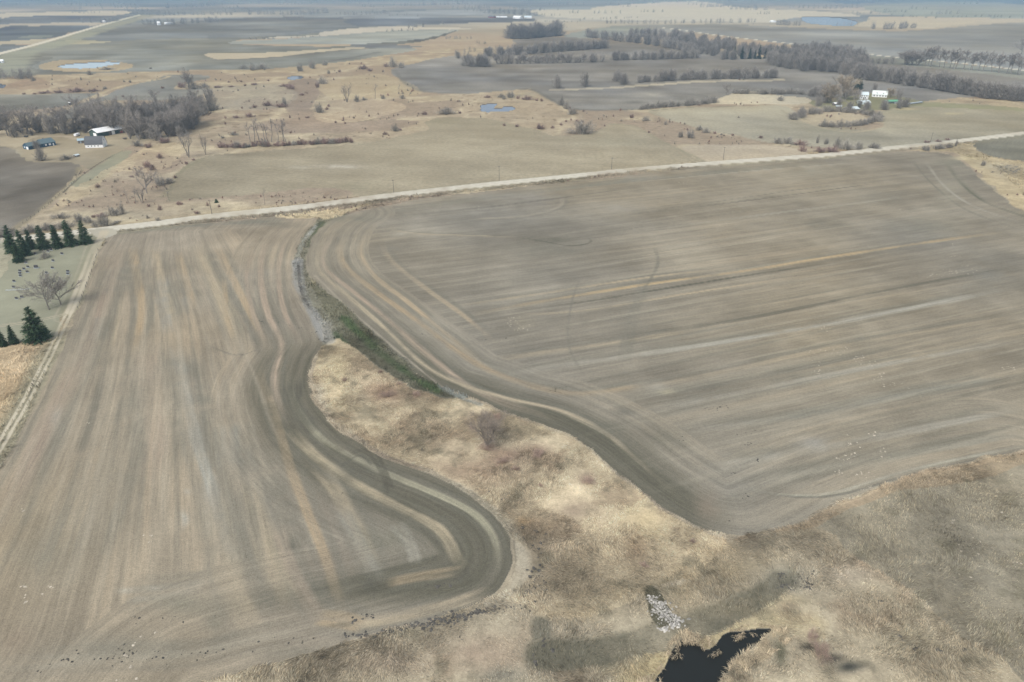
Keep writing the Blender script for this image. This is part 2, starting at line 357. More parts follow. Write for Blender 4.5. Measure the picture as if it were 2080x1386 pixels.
for x, y, rx, ry, c, a in ((755, 1190, 22, 20, DK, .7), (945, 1170, 30, 16, DK, .7), (595, 1110, 12, 12, DK, .6), (375, 1060, 8, 18, (176, 172, 160), .8), (385, 1000, 7, 5, (176, 172, 160), .7),
    (520, 700, 8, 22, DK, .5), (120, 850, 14, 26, (166, 160, 148), .5), (380, 600, 12, 40, (152, 150, 142), .4), (260, 1205, 16, 8, (172, 164, 148), .7), (310, 1202, 14, 5, (172, 164, 148), .6),
    (30, 1300, 40, 30, (138, 120, 102), .6), (440, 1265, 20, 20, (120, 118, 104), .6), (520, 670, 40, 30, (132, 126, 114), .4), (230, 1310, 100, 26, (128, 126, 114), .5), (380, 1230, 60, 20, (130, 128, 112), .5),
    (730, 960, 70, 22, (104, 102, 92), .5), (800, 1100, 60, 40, (122, 119, 104), .5), (570, 457, 40, 6, (108, 106, 96), .7), (700, 1275, 40, 7, (110, 106, 94), .7), (640, 1330, 110, 14, (120, 117, 104), .6),
    (150, 700, 50, 60, (136, 131, 117), .4), (460, 1100, 60, 90, (138, 131, 116), .3), (90, 1120, 80, 80, (136, 133, 118), .4), (900, 1245, 90, 10, (122, 116, 104), .5)):
    blob(x, y, rx, ry, c, a * .75, L_)
R_ = [FR]
for s, wd, c, a in (
    ('930,645 1100,613 1300,580 1500,552 1700,520 1900,490 2040,472', 3.0, (180, 156, 120), .7), ('900,625 1080,600 1300,566 1520,540', 2.2, TN, .6), ('1020,640 1180,632 1400,596 1650,558', 2.0, TN, .6), ('1040,632 1200,612 1420,575 1700,532', 1.8, DK, .5),
    ('700,482 690,510 705,545 760,590 830,640 920,705 1000,755 1100,790 1160,808', 3.4, OR, .45), ('740,480 732,515 762,562 830,615 920,690 990,740', 3.0, (174, 154, 126), .6), ('775,490 795,530 870,590 940,640 1010,700', 3.0, (172, 154, 128), .5),
    ('690,470 660,505 660,545 720,595 800,660 880,730 960,790 1060,830 1160,862', 3, PK, .6), ('650,500 645,545 700,595 780,665 860,740 940,782 1040,812 1140,835 1230,880 1290,930 1350,985 1400,1030', 2.2, (168, 154, 130), .7),
    ('990,765 1200,735 1500,690 1800,636 2080,580', 3.5, PG, .6), ('1000,730 1200,704 1400,672', 3.4, TN, .6), ('1150,810 1400,770 1700,705 2080,640', 3.0, TN, .4), ('1060,780 1180,800 1320,780', 3, OR, .4),
    ('1250,850 1500,800 1800,740 2080,690', 3.5, PG, .45), ('1350,880 1600,850 1900,790 2080,760', 3, (154, 148, 134), .5), ('1400,960 1700,905 2080,830', 3.5, PG, .4), ('1500,990 1800,930 2080,880', 3, (152, 146, 130), .5),
    ('1200,690 1500,650 1800,590 2080,540', 2.5, DK, .3), ('1240,820 1500,775 1850,700', 2.5, (120, 117, 106), .4), ('1500,870 1800,815 2080,765', 2.5, (120, 118, 106), .35),
    ('1480,985 1600,1006 1700,1000 1850,955 2080,905', 1.0, (170, 164, 146), .7), ('1500,990 1620,1010 1720,1002 1860,962 2080,912', .8, (112, 110, 100), .7),
    ('1140,395 1135,420 1060,440 950,445', 3, (158, 148, 132), .6), ('780,465 850,475 930,478 1050,482', 2.4, (170, 156, 132), .7), ('1050,482 1100,490 1160,500 1200,492 1190,480', 1.6, DK, .6),
    ('1180,560 1160,620 1155,700 1190,770', 1.0, (122, 118, 108), .45), ('1330,500 1335,540 1300,600', 1.6, (118, 115, 104), .5), ('1310,560 1280,640 1260,740', 3, (128, 124, 112), .4),
    ('1920,330 1950,370 2000,410 2080,440 2200,480', 2.4, (110, 110, 96), .6), ('1880,330 1920,380 1980,420 2080,455', 2, PG, .6), ('1850,322 1890,370 1960,425 2080,470', 1.6, (118, 116, 104), .5),
    ('800,440 1000,420 1300,380', 3, DK, .3), ('1300,370 1500,350 1750,330', 2.5, (166, 158, 142), .5), ('1250,440 1500,410 1800,370', 2, DK, .3), ('1300,470 1600,430 1850,400', 2, PG, .4), ('700,455 800,430 1000,402 1300,366 1700,328', 6, (134, 130, 116), .5)):
    stroke(s, wd, c, min(1, a * 1.2), R_, soft=.55, fade=True)
    if wd > 2 and c != DK: stroke(s, wd * .8, (120, 118, 106), .35, R_, soft=1.2, fade=True, off=wd * .85)
for x, y, rx, ry, c, a in ((1110, 505, 90, 22, (116, 113, 102), .6), (1120, 487, 50, 6, (100, 99, 88), .6), (1665, 455, 45, 9, (98, 98, 90), .7), (1050, 400, 80, 10, (160, 154, 144), .6), (1090, 410, 40, 9, (132, 126, 118), .6), (1270, 425, 60, 8, (158, 154, 146), .5),
    (1270, 655, 60, 30, (126, 121, 110), .5), (1330, 790, 34, 12, (172, 166, 152), .7), (1360, 800, 20, 6, (180, 168, 130), .5), (1480, 740, 60, 20, (158, 148, 134), .5), (1660, 905, 50, 16, (160, 154, 144), .6), (1440, 1030, 30, 30, (150, 130, 112), .5),
    (1500, 990, 60, 40, (140, 138, 130), .4), (1060, 655, 22, 14, (170, 158, 130), .5), (1270, 840, 24, 10, (112, 109, 100), .6), (1740, 690, 40, 14, (126, 122, 110), .5), (1800, 400, 60, 16, (124, 121, 110), .5), (1300, 360, 60, 8, (156, 150, 138), .5),
    (2000, 560, 90, 40, (124, 124, 118), .5), (1880, 460, 80, 20, (122, 121, 110), .5), (1930, 390, 26, 40, (158, 152, 134), .6), (1650, 350, 80, 16, (150, 146, 132), .6), (1500, 480, 120, 30, (148, 138, 122), .4), (1180, 700, 80, 60, (152, 142, 126), .4), (700, 445, 70, 8, (116, 116, 104), .6), (790, 505, 26, 10, (130, 126, 116), .5),
    (810, 475, 24, 4, (176, 168, 150), .7), (1350, 900, 50, 26, (108, 106, 92), .5), (1250, 870, 60, 14, (112, 110, 98), .5), (1950, 330, 50, 8, (124, 124, 110), .6)):
    blob(x, y, rx, ry, c, a * .75, R_)

for k_ in range(34):     # thin passes that follow the rows of the right field
    y0 = 470 + k_ * 17 + 9 * math.sin(k_ * 2.3); x0 = 900 + 330 * (math.sin(k_ * 1.7) * .5 + .5) + max(0, y0 - 760) * 1.5; x1 = x0 + 500 + 450 * (math.sin(k_ * 3.1) * .5 + .5)
    sl_ = -.15 - (y0 - 470) / 5200.0
    stroke(np.array([(x0, y0), ((x0 + x1) / 2, y0 + sl_ * (x1 - x0) / 2 - 2), (x1, y0 + sl_ * (x1 - x0))]), 1.2 + .8 * abs(math.sin(k_)), (172, 162, 142) if k_ % 3 else (112, 110, 98), .27, R_, soft=1, fade=True)
for k_ in range(26):     # and of the left field
    f_ = (k_ + .5) / 26; t0 = .5 + .5 * math.sin(k_ * 2.7); ya = 480 + 420 * t0; yb = ya + 260 + 240 * abs(math.sin(k_ * 1.3))
    pt = lambda y: (np.interp(y, [470, 600, 750, 900, 1100, 1300], [235, 172, 108, 35, -60, -200]) * (1 - f_) + np.interp(y, [470, 600, 750, 900, 1100, 1300], [400, 455, 522, 572, 650, 715]) * f_, y)
    stroke(np.array([pt(ya), pt((ya * 2 + yb) / 3), pt((ya + 2 * yb) / 3), pt(yb)]), 1.0 + 1.2 * abs(math.sin(k_ * 1.9)), (170, 158, 138) if k_ % 3 else (114, 111, 100), .27, L_, soft=1, fade=True)
# ---- grassed waterway and marsh
poly('655,700 676,688 700,694 740,725 790,760 860,797 940,812 1020,843 1100,868 1180,908 1240,953 1300,1003 1380,1058 1450,1090 1480,1110 1430,1180 1380,1190 1330,1210 1200,1260 1110,1260 1060,1240 1020,1215 1045,1170 1055,1130 1046,1088 1018,1047 968,1005 888,965 808,935 738,900 683,855 648,807 638,770 648,730', (197, 176, 142), MG, mot=.13, ns=n3)
poly('1060,1230 1110,1260 1200,1260 1330,1210 1430,1180 1480,1110 1520,1094 1600,1082 1700,1040 1760,1050 1750,1120 1850,1200 1950,1280 2080,1386 2500,1900 400,1900 100,1530 400,1400 560,1350 680,1320 880,1265 1000,1225', (168, 153, 127), MG, mot=.14, ns=n3)
poly('1650,1062 1750,1020 1850,984 1960,956 2080,930 2600,830 3200,900 3200,2000 2500,1900 2080,1386 1950,1290 1850,1205 1740,1130 1700,1090', (137, 128, 110), M2, mot=.07, ns=n3)
M_ = [MG, M2]
poly('1580,1090 1650,1058 1750,1014 1850,976 1960,948 2080,922 2300,880 2300,900 2080,950 1960,985 1850,1000 1750,1035 1660,1075', (160, 138, 110), MG, alpha=.65, ns=n3, mot=.1)
poly('690,705 740,735 790,770 830,830 900,860 950,900 940,930 850,900 790,860 740,800', (172, 148, 120), MG, alpha=.3)
for x, y, rx, ry, c, a in ((790, 800, 40, 16, (142, 110, 92), .6), (845, 800, 16, 8, (130, 104, 88), .5), (715, 770, 12, 40, (150, 138, 118), .5), (740, 810, 16, 14, (146, 134, 114), .5), (960, 960, 90, 30, (146, 120, 100), .5), (1030, 930, 50, 24, (140, 114, 98), .5), (1090, 920, 30, 12, (140, 116, 100), .5),
    (1195, 975, 16, 12, (130, 106, 96), .6), (1100, 1070, 40, 24, (156, 126, 98), .5), (1300, 1120, 22, 34, (150, 122, 96), .6), (1070, 1060, 16, 10, (190, 150, 100), .5), (1080, 870, 70, 20, (196, 176, 140), .35), (850, 850, 60, 30, (190, 172, 142), .35), (690, 750, 30, 60, (206, 184, 142), .5), (860, 830, 60, 16, (204, 182, 146), .35),
    (1230, 1100, 120, 70, (200, 178, 144), .4), (1330, 1060, 60, 40, (198, 174, 128), .35), (1180, 1180, 60, 60, (198, 176, 142), .35), (1080, 1150, 40, 60, (170, 154, 134), .6), (1250, 1210, 110, 24, (142, 128, 102), .6), (1180, 1250, 90, 20, (146, 130, 102), .5), (1500, 1170, 90, 40, (148, 132, 104), .6), (1460, 1120, 60, 20, (178, 156, 122), .5),
    (1600, 1190, 60, 24, (132, 130, 120), .6), (1740, 1170, 60, 26, (170, 154, 134), .5), (1250, 1350, 120, 24, (146, 134, 106), .6), (1000, 1330, 130, 40, (168, 146, 124), .6), (800, 1350, 100, 24, (170, 150, 128), .5), (1020, 1375, 60, 20, (134, 130, 116), .5), (1500, 1250, 80, 18, (152, 136, 104), .5), (1600, 1230, 60, 16, (176, 158, 122), .5),
    (1850, 1310, 60, 30, (134, 130, 108), .4), (1950, 1150, 120, 80, (134, 128, 114), .4), (2020, 1000, 80, 40, (150, 138, 116), .5), (1650, 1340, 80, 30, (160, 146, 122), .5), (1780, 1260, 60, 40, (166, 150, 124), .5), (1400, 1200, 40, 50, (160, 140, 106), .3), (1735, 1362, 30, 11, (78, 78, 72), .8), (1700, 1345, 22, 10, (84, 80, 74), .8), (1648, 1322, 16, 9, (84, 80, 72), .8), (1596, 1335, 12, 26, (88, 88, 72), .75), (1540, 1350, 14, 14, (92, 88, 74), .6), (1130, 1100, 30, 30, (148, 128, 108), .5), (1180, 1040, 50, 20, (150, 130, 112), .45), (900, 880, 40, 16, (158, 140, 112), .4), (1070, 1290, 30, 30, (164, 146, 122), .4)):
    blob(x, y, rx, ry, c, a, M_)
stroke('636,790 650,830 690,880 760,925 830,955 900,985 970,1025 1030,1080 1060,1140 1050,1190 1000,1225', 5, (190, 178, 156), .75, M_, soft=1.0)
stroke('1105,1330 1200,1328 1330,1298 1430,1264 1540,1216 1590,1180', 6.5, (108, 104, 89), .95, M_, rid=MW, soft=.5, rag=.2)
stroke('1100,1270 1102,1300 1108,1345', 3.2, (114, 110, 96), .8, M_, rid=MW, soft=.6)
stroke('1300,1400 1350,1345 1385,1298 1450,1305 1500,1275 1580,1262 1650,1270', 6, (192, 172, 128), .75, M_, soft=1.2)
poly('1316,1206 1340,1204 1384,1262 1374,1275 1345,1281 1320,1240', (96, 92, 74), MG, alpha=.9)
for rid_ in (MG, M2):
    m = np.nonzero(reg == rid_)[0]; q_ = np.clip(fbm(GX[m], GY[m], 13, 501, 4, SPC[m]) * 3 - .45, 0, 1) * (.5 if rid_ == MG else .3)
    mixc(m, C(140, 120, 98) if rid_ == MG else C(124, 115, 97), q_)
    q_ = np.clip(fbm(GX[m], GY[m], 7, 511, 3, SPC[m]) * 3 - .7, 0, 1) * .5
    mixc(m, C(112, 106, 88), q_)
# upper waterway
poly('648,446 700,436 672,450 650,468 636,490 626,520 630,552 655,588 700,625 760,680 820,730 880,783 950,810 900,812 860,797 790,760 740,725 700,694 676,690 655,700 655,685 640,650 618,610 605,570 602,530 608,500 622,474 640,456', (134, 130, 112), WG, mot=.08, ns=n3)
poly('634,578 660,594 700,628 760,683 820,735 890,790 930,808 880,804 820,775 770,745 725,712 690,690 672,655 652,622', (120, 117, 97), WG, mot=.14, ns=n3)
stroke('700,648 740,688 790,730 850,775 890,795', 3.2, (84, 104, 72), .85, [WG], soft=1)
stroke('676,680 700,700', 3, (86, 104, 74), .7, [WG], soft=1)
stroke('645,458 630,474 612,500 604,530', 2.5, (168, 168, 160), .8, [WG])
stroke('604,530 607,570 622,612 642,648 662,690', 4.5, (150, 148, 144), .95, [WG, FL])
stroke('655,660 668,694', 4.6, (164, 160, 150), .85, [WG, MG])
stroke('606,540 612,590 630,628', 1.2, (108, 106, 102), .8, [WG])
stroke('655,452 640,478 630,500', 3, (100, 108, 84), .8, [WG]); stroke('690,444 660,462 640,490', 1.4, (160, 162, 158), .7, [WG])
stroke('632,515 628,550 640,580', 1.6, (188, 170, 130), .7, [WG])
stroke('900,790 950,812 975,822', 2.2, (142, 146, 142), .7, [WG, MG, FR])
stroke('640,560 700,618 760,672 830,732 900,788', 1.0, (170, 158, 140), .7)
poly('560,442 620,432 690,425 760,414 730,422 700,434 672,446 640,444', (190, 172, 140), 0, mot=.08)
# upper right ditch
poly('1850,306 1930,308 1965,326 1995,360 2045,402 2080,430 2300,520 2300,370 2120,334 2040,322 1985,306 1975,290 1900,298', (190, 170, 134), 0, mot=.06, ns=n3)
blob(2050, 345, 34, 12, (140, 136, 126), .7); blob(2010, 335, 30, 8, (176, 168, 146), .5); blob(1960, 320, 30, 5, (200, 186, 146), .6)
# ---- roads and tracks
ROADL = '-700,582 -300,528 0,490 60,484 185,470 300,457 430,440 560,427 640,418 750,403 850,391 1000,374.5 1141,360.5 1300,344 1465,331 1560,324 1680,315 1760,306.5 1860,296 1960,285.5 2080,271 2600,206 3300,120'
stroke(ROADL, 10, (140, 136, 118), .55, soft=.9, off=-7)
stroke(ROADL, 9, (178, 160, 128), .6, [0], soft=1, off=8)
stroke(ROADL, 10.5, (206, 198, 182), 1, rid=RD, soft=.12, rag=.04)
stroke(ROADL, 1.2, (190, 181, 164), .5, [RD], off=1.6); stroke(ROADL, 1.2, (190, 181, 164), .5, [RD], off=-1.6)
poly('178,470 215,466 240,470 222,482 205,486 196,480', (186, 177, 158), RD, warp=False)
TRK = '212,472 205,484 188,516 168,570 150,614 132,652 92,738 50,820 0,905 -110,1090 -400,1600'
stroke(TRK, 9, (148, 142, 118), .8, [0, LW], soft=1)
stroke('212,472 205,484 188,516 168,570 150,614 140,636', 4.2, (190, 177, 154), .95, rid=TR, soft=.4, rag=.1)
stroke('188,516 168,570 150,614', 1.0, (146, 140, 120), .6)
stroke('150,614 132,652 92,738 50,820 0,905 -110,1090 -400,1600', 1.2, (200, 187, 163), 1, rid=TR, soft=.5, rag=.1, off=.95)
stroke('150,614 132,652 92,738 50,820 0,905 -110,1090 -400,1600', 1.2, (200, 187, 163), 1, rid=TR, soft=.5, rag=.1, off=-.95)
stroke('-60,672 0,662 60,654 128,640', .9, (176, 165, 142), .9, off=.9); stroke('-60,672 0,662 60,654 128,640', .9, (176, 165, 142), .9, off=-.9)
stroke('205,500 186,560 150,640', 1.0, (168, 160, 140), .6, off=-7)
stroke('-40,150 0,112 60,96 110,82 160,67 222,49 287,31', 70, (158, 160, 144), .9, soft=.5, off=-30)
stroke('-120,142 0,109 60,94 110,80 160,65 220,47.5 286,30', 17, (208, 200, 184), 1, rid=RD, soft=.4, rag=0)
stroke('1340,56 1380,61 1480,75 1600,88 1700,102 1830,118 1960,129 2080,143 2300,168', 10, (206, 200, 184), 1, rid=RD, soft=.3, rag=0)
# field edges, slightly darker headlands in the distance
for s, wd, c, a in (('800,142 820,166 850,183 880,188 950,191', 8, (120, 120, 116), .6), ('1060,182 1085,184 1130,208 1180,223 1300,223', 8, (112, 112, 108), .7), ('478,91 640,96 740,93', 18, (112, 116, 118), .5), ('450,122 560,117 640,108 760,98', 22, (116, 118, 118), .6),
    ('330,400 343,385 365,350 420,319', 4, (140, 134, 110), .5), ('1240,252 1290,258 1340,285 1432,328', 4, (146, 140, 118), .6), ('1640,244 1600,232 1590,225', 4, (146, 140, 118), .6), ('1630,244 1680,262 1740,268 1800,256', 5, (184, 168, 140), .6),
    ('770,106 700,120 600,134 500,142', 16, (112, 114, 114), .6), ('1320,226 1400,219 1520,216', 3, (130, 124, 108), .6)):
    stroke(s, wd, c, a, soft=1)
# ---- water
ponds = [
 ('dark', '1250,1440 1300,1412 1340,1382 1370,1342 1394,1303 1404,1306 1420,1306 1448,1328 1478,1302 1520,1290 1566,1286 1584,1290 1570,1302 1546,1318 1512,1336 1490,1362 1474,1396 1462,1440 1440,1520 1250,1520', True, 'dark still pond in the marsh at the foot of the stone riprap'),
 ('blue', '980,218 986,212 998,210 1010,212 1006,217 1014,221 1030,217 1048,218 1050,222 1038,226 1010,227 985,226', True, 'small blue pond with a grassy islet in the tan meadow'),
 ('pale', '118,135 140,130 180,127 215,125 240,126 243,129 225,132 190,138 160,139 135,138', False, 'pale oval pond ringed by dry grass in the ploughed field'),
 ('blue', '583,158 596,154 608,154 618,157 602,161 590,161', False, 'tiny pale puddle at the head of the wet channel'),
 ('blue', '-30,172 4,171 11,174 4,178 -30,180', False, 'sliver of pond cut by the left edge'),
 ('lake', '1628,36 1650,34 1700,36 1730,41 1742,47 1728,52 1690,51 1640,46', False, 'distant blue lake beyond the upper right fields')]
POND0 = 40
for i, (kd, s, wp, lab) in enumerate(ponds):
    mm = poly(s, (60, 70, 80), None, warp=wp)
    if len(mm) == 0: continue
    if kd != 'dark': stroke(np.vstack([P(s), P(s)[:1]]), 5 if kd != 'pale' else 8, (170, 150, 122), .6)
    mm = poly(s, (60, 70, 80), POND0 + i, warp=wp)

# ---- undo the air in the colours read off the photograph -> surface albedo
def srgb2lin(c): return np.where(c <= .04045, c / 12.92, ((np.clip(c, 0, 1) + .055) / 1.055) ** 2.4)
def to_albedo(c, dist):
    T = np.exp(-HAZE * dist)[..., None]
    lin = srgb2lin(np.clip(c, 0, 1))
    a = (lin - np.array(HAZE_SEEN) * (1 - T)) / T * ALB
    mean = a.mean(-1, keepdims=True)
    a = np.clip(a, mean * 0.6, mean * 1.45)
    return np.clip(a, 0.035, 0.62)
lum = col @ np.array([.3, .55, .15]); col = (lum[:, None] + (col - lum[:, None]) * .78) * np.array([.975, .98, .965])
col = np.where((reg == M2)[:, None], col * 1.06, col); alb = to_albedo(col * np.array([1.0, 1.008, 1.01]) * 1.02, DIST)
# relief: gravel crown of the road, ditch, pond basins
Z = np.zeros(N)
Z += 0.12 * n3 * np.clip(1 - DIST / 600, 0, 1)
m = np.nonzero((DIST < 1500) & (reg < POND0))[0]
rg = G(catmull(P(ROADL), 3)); d, _, _ = dist_line(GX[m], GY[m], rg)
Z[m] += np.clip((7 - d) / 3, 0, 1) * .5 - .5 * np.exp(-((d - 9.5) / 2.2) ** 2)
Z[reg >= POND0] = -0.25
m = np.nonzero((reg == MG) | (reg == M2))[0]; Z[m] += .35 * n3[m]
XYZ = np.stack([GX, GY, Z], 1)

# ------------------------------------------------------------------ node helpers
def newmat(name, rough=1.0, spec=0.15):
    m = bpy.data.materials.new(name); m.use_nodes = True
    b = m.node_tree.nodes['Principled BSDF']; b.inputs['Roughness'].default_value = rough
    b.inputs['Specular IOR Level'].default_value = spec
    return m, m.node_tree, b
def nd(t, typ, **kw):
    n = t.nodes.new(typ)
    for k, v in kw.items(): setattr(n, k, v)
    return n
def math_(t, op, a, b=None, clamp=False):
    n = nd(t, 'ShaderNodeMath', operation=op); n.use_clamp = clamp
    for i, q in enumerate((a, b)):
        if q is None: continue
        if isinstance(q, (int, float)): n.inputs[i].default_value = q
        else: t.links.new(q, n.inputs[i])
    return n.outputs[0]
def noise(t, vec, scale, detail=3, rough=.55, dist=0.0):
    n = nd(t, 'ShaderNodeTexNoise'); n.inputs['Scale'].default_value = scale; n.inputs['Detail'].default_value = detail
    n.inputs['Roughness'].default_value = rough; n.inputs['Distortion'].default_value = dist
    if vec is not None: t.links.new(vec, n.inputs['Vector'])
    return n.outputs['Fac']
def pos(t): return nd(t, 'ShaderNodeNewGeometry').outputs['Position']
def mul_color(t, colsock, fac):
    n = nd(t, 'ShaderNodeVectorMath', operation='SCALE'); t.links.new(colsock, n.inputs[0]); t.links.new(fac, n.inputs['Scale']); return n.outputs[0]
def bump(t, b, h, s=.4, d=.1):
    n = nd(t, 'ShaderNodeBump'); n.inputs['Strength'].default_value = s; n.inputs['Distance'].default_value = d
    t.links.new(h, n.inputs['Height']); t.links.new(n.outputs[0], b.inputs['Normal'])
def ground_mat(name, kind):
    m, t, b = newmat(name)
    a = nd(t, 'ShaderNodeAttribute', attribute_name='albedo'); p = pos(t)
    if kind == 'soil':
        r = nd(t, 'ShaderNodeAttribute', attribute_name='row').outputs['Fac']
        sx = nd(t, 'ShaderNodeSeparateXYZ'); t.links.new(p, sx.inputs[0])
        cv = nd(t, 'ShaderNodeCombineXYZ'); t.links.new(math_(t, 'MULTIPLY', r, 1.0), cv.inputs[0])
        t.links.new(math_(t, 'MULTIPLY', sx.outputs[0], .045), cv.inputs[1]); t.links.new(math_(t, 'MULTIPLY', sx.outputs[1], .045), cv.inputs[2])
        f1 = noise(t, cv.outputs[0], 2.2, 3, .6); f2 = noise(t, p, .9, 5, .65); f3 = noise(t, cv.outputs[0], .75, 4, .75)
        f4 = noise(t, p, 3.2, 2, .7)
        s = math_(t, 'ADD', math_(t, 'MULTIPLY', f1, .50), math_(t, 'ADD', math_(t, 'MULTIPLY', f2, .55), math_(t, 'ADD', math_(t, 'MULTIPLY', f3, .62), math_(t, 'MULTIPLY', f4, 1.05))))
        s = math_(t, 'ADD', s, -.36)
        bump(t, b, math_(t, 'ADD', f1, f4), .35, .12)
    elif kind == 'grass':
        f1 = noise(t, p, 1.1, 4, .7, .8); f2 = noise(t, p, .22, 4, .6, .6); f3 = noise(t, p, 4.0, 2, .7)
        s = math_(t, 'ADD', math_(t, 'MULTIPLY', f1, 1.0), math_(t, 'ADD', math_(t, 'MULTIPLY', f2, .8), math_(t, 'MULTIPLY', f3, .6)))
        s = math_(t, 'ADD', s, -.20); bump(t, b, f1, .6, .3)
    elif kind == 'stubble':
        r = nd(t, 'ShaderNodeAttribute', attribute_name='row').outputs['Fac']
        sx = nd(t, 'ShaderNodeSeparateXYZ'); t.links.new(p, sx.inputs[0])
        cv = nd(t, 'ShaderNodeCombineXYZ'); t.links.new(r, cv.inputs[0])
        t.links.new(math_(t, 'MULTIPLY', sx.outputs[0], .06), cv.inputs[1])
        f1 = noise(t, cv.outputs[0], .7, 4, .7); f2 = noise(t, p, .35, 5, .75)
        s = math_(t, 'ADD', math_(t, 'MULTIPLY', f1, .6), math_(t, 'ADD', math_(t, 'MULTIPLY', f2, 1.0), .2)); bump(t, b, f2, .4, .2)
    elif kind == 'lawn':
        f1 = noise(t, p, 1.4, 3, .6); f2 = noise(t, p, .15, 3, .6)
        s = math_(t, 'ADD', math_(t, 'MULTIPLY', f1, .3), math_(t, 'ADD', math_(t, 'MULTIPLY', f2, .3), .70))
    else:
        f1 = noise(t, p, 2.5, 4, .7); s = math_(t, 'ADD', math_(t, 'MULTIPLY', f1, .35), .82)
    t.links.new(mul_color(t, a.outputs['Color'], s), b.inputs['Base Color'])
    return m
def water_mat(name, c, rough):
    m, t, b = newmat(name, rough, .5); b.inputs['Base Color'].default_value = (*c, 1); b.inputs['IOR'].default_value = 1.33
    bump(t, b, noise(t, pos(t), .8, 3), .05, .05); return m
def simple(name, c, rough=.9, var=.25, scale=1.5, spec=.15):
    m, t, b = newmat(name, rough, spec)
    rgb = nd(t, 'ShaderNodeRGB'); rgb.outputs[0].default_value = (*c, 1)
    f = noise(t, pos(t), scale, 3)
    t.links.new(mul_color(t, rgb.outputs[0], math_(t, 'ADD', math_(t, 'MULTIPLY', f, var * 2), 1 - var)), b.inputs['Base Color'])
    return m
def tag(o, label=None, cat=None, group=None, kind=None):
    if label: o['label'] = label
    if cat: o['category'] = cat
    if group: o['group'] = group
    if kind: o['kind'] = kind
    return o
def mesh_obj(name, v, faces, mat=None, parent=None, attrs=None, smooth=False):
    """faces: list of (array Nx4 or Nx3)"""
    me = bpy.data.meshes.new(name)
    v = np.asarray(v, np.float32)
    if not isinstance(faces, list) or (len(faces) and np.ndim(faces[0]) == 1):
        faces = [np.asarray(faces, np.int32)]
    faces = [np.asarray(f, np.int32) for f in faces if len(f)]
    nl = sum(f.size for f in faces); nf = sum(len(f) for f in faces)
    me.vertices.add(len(v)); me.vertices.foreach_set('co', v.ravel())
    me.loops.add(nl); me.polygons.add(nf)
    me.loops.foreach_set('vertex_index', np.concatenate([f.ravel() for f in faces]))
    tot = np.concatenate([np.full(len(f), f.shape[1], np.int32) for f in faces])
    st = np.concatenate([[0], np.cumsum(tot)[:-1]]).astype(np.int32)
    me.polygons.foreach_set('loop_start', st)
    me.update(calc_edges=True)
    if smooth: me.polygons.foreach_set('use_smooth', np.ones(nf, bool))
    for an, (ty, arr) in (attrs or {}).items():
        at_ = me.attributes.new(an, ty, 'POINT')
        if ty == 'FLOAT_COLOR':
            a4 = np.ones((len(v), 4), np.float32); a4[:, :3] = arr; at_.data.foreach_set('color', a4.ravel())
        else: at_.data.foreach_set('value', np.asarray(arr, np.float32))
    if mat: me.materials.append(mat)
    o = bpy.data.objects.new(name, me); COL.objects.link(o)
    if parent: o.parent = parent
    return o

# ------------------------------------------------------------------ build the ground objects
MS = ground_mat('tilled soil', 'soil'); MGm = ground_mat('dry grass', 'grass'); ML = ground_mat('short lawn', 'lawn'); MR = ground_mat('gravel', 'gravel')
idx = np.arange(N).reshape(NY, NX)
a = idx[:-1, :-1].ravel(); b_ = idx[:-1, 1:].ravel(); c_ = idx[1:, 1:].ravel(); d_ = idx[1:, :-1].ravel()
quads = np.stack([d_, c_, b_, a], 1)
fr = np.stack([reg[a], reg[b_], reg[c_], reg[d_]], 1)
freg = np.where((fr[:, 0] == fr[:, 1]) | (fr[:, 0] == fr[:, 2]) | (fr[:, 0] == fr[:, 3]), fr[:, 0], fr[:, 1])
def cut(sel, name, mat, label, kind='structure', cat='ground'):
    q = quads[sel]
    if len(q) == 0: return
    u, inv = np.unique(q.ravel(), return_inverse=True)
    o = mesh_obj(name, XYZ[u], inv.reshape(-1, 4), mat, attrs={'albedo': ('FLOAT_COLOR', alb[u]), 'row': ('FLOAT', row[u])}, smooth=True)
    tag(o, label, cat, None, kind); return o
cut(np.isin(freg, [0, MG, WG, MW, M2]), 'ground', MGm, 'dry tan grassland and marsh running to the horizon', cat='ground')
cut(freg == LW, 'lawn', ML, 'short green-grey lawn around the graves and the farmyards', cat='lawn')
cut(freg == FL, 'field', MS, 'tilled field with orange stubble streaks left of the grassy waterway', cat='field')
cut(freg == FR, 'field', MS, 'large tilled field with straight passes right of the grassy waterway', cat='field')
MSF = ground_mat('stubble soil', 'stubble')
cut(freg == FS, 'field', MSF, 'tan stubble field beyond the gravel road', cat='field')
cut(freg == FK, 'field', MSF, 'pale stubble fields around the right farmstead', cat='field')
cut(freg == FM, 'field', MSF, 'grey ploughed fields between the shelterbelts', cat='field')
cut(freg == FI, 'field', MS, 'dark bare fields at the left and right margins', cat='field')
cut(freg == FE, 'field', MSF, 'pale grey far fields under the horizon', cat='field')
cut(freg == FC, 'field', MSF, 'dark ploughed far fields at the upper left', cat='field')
cut(freg == RD, 'road', MR, 'pale gravel roads', cat='road')
cut(freg == TR, 'track', MR, 'twin-rut farm track along the left field', cat='track')
wm = {'dark': water_mat('dark water', (.016, .018, .016), .12), 'blue': water_mat('pond water', (.02, .05, .10), .08), 'pale': water_mat('pale water', (.38, .47, .50), .25), 'lake': water_mat('lake water', (.02, .07, .12), .12)}
for i, (kd, s, wp, lab) in enumerate(ponds):
    cut(freg == POND0 + i, 'pond' if kd != 'lake' else 'lake', wm[kd], lab, cat='pond')
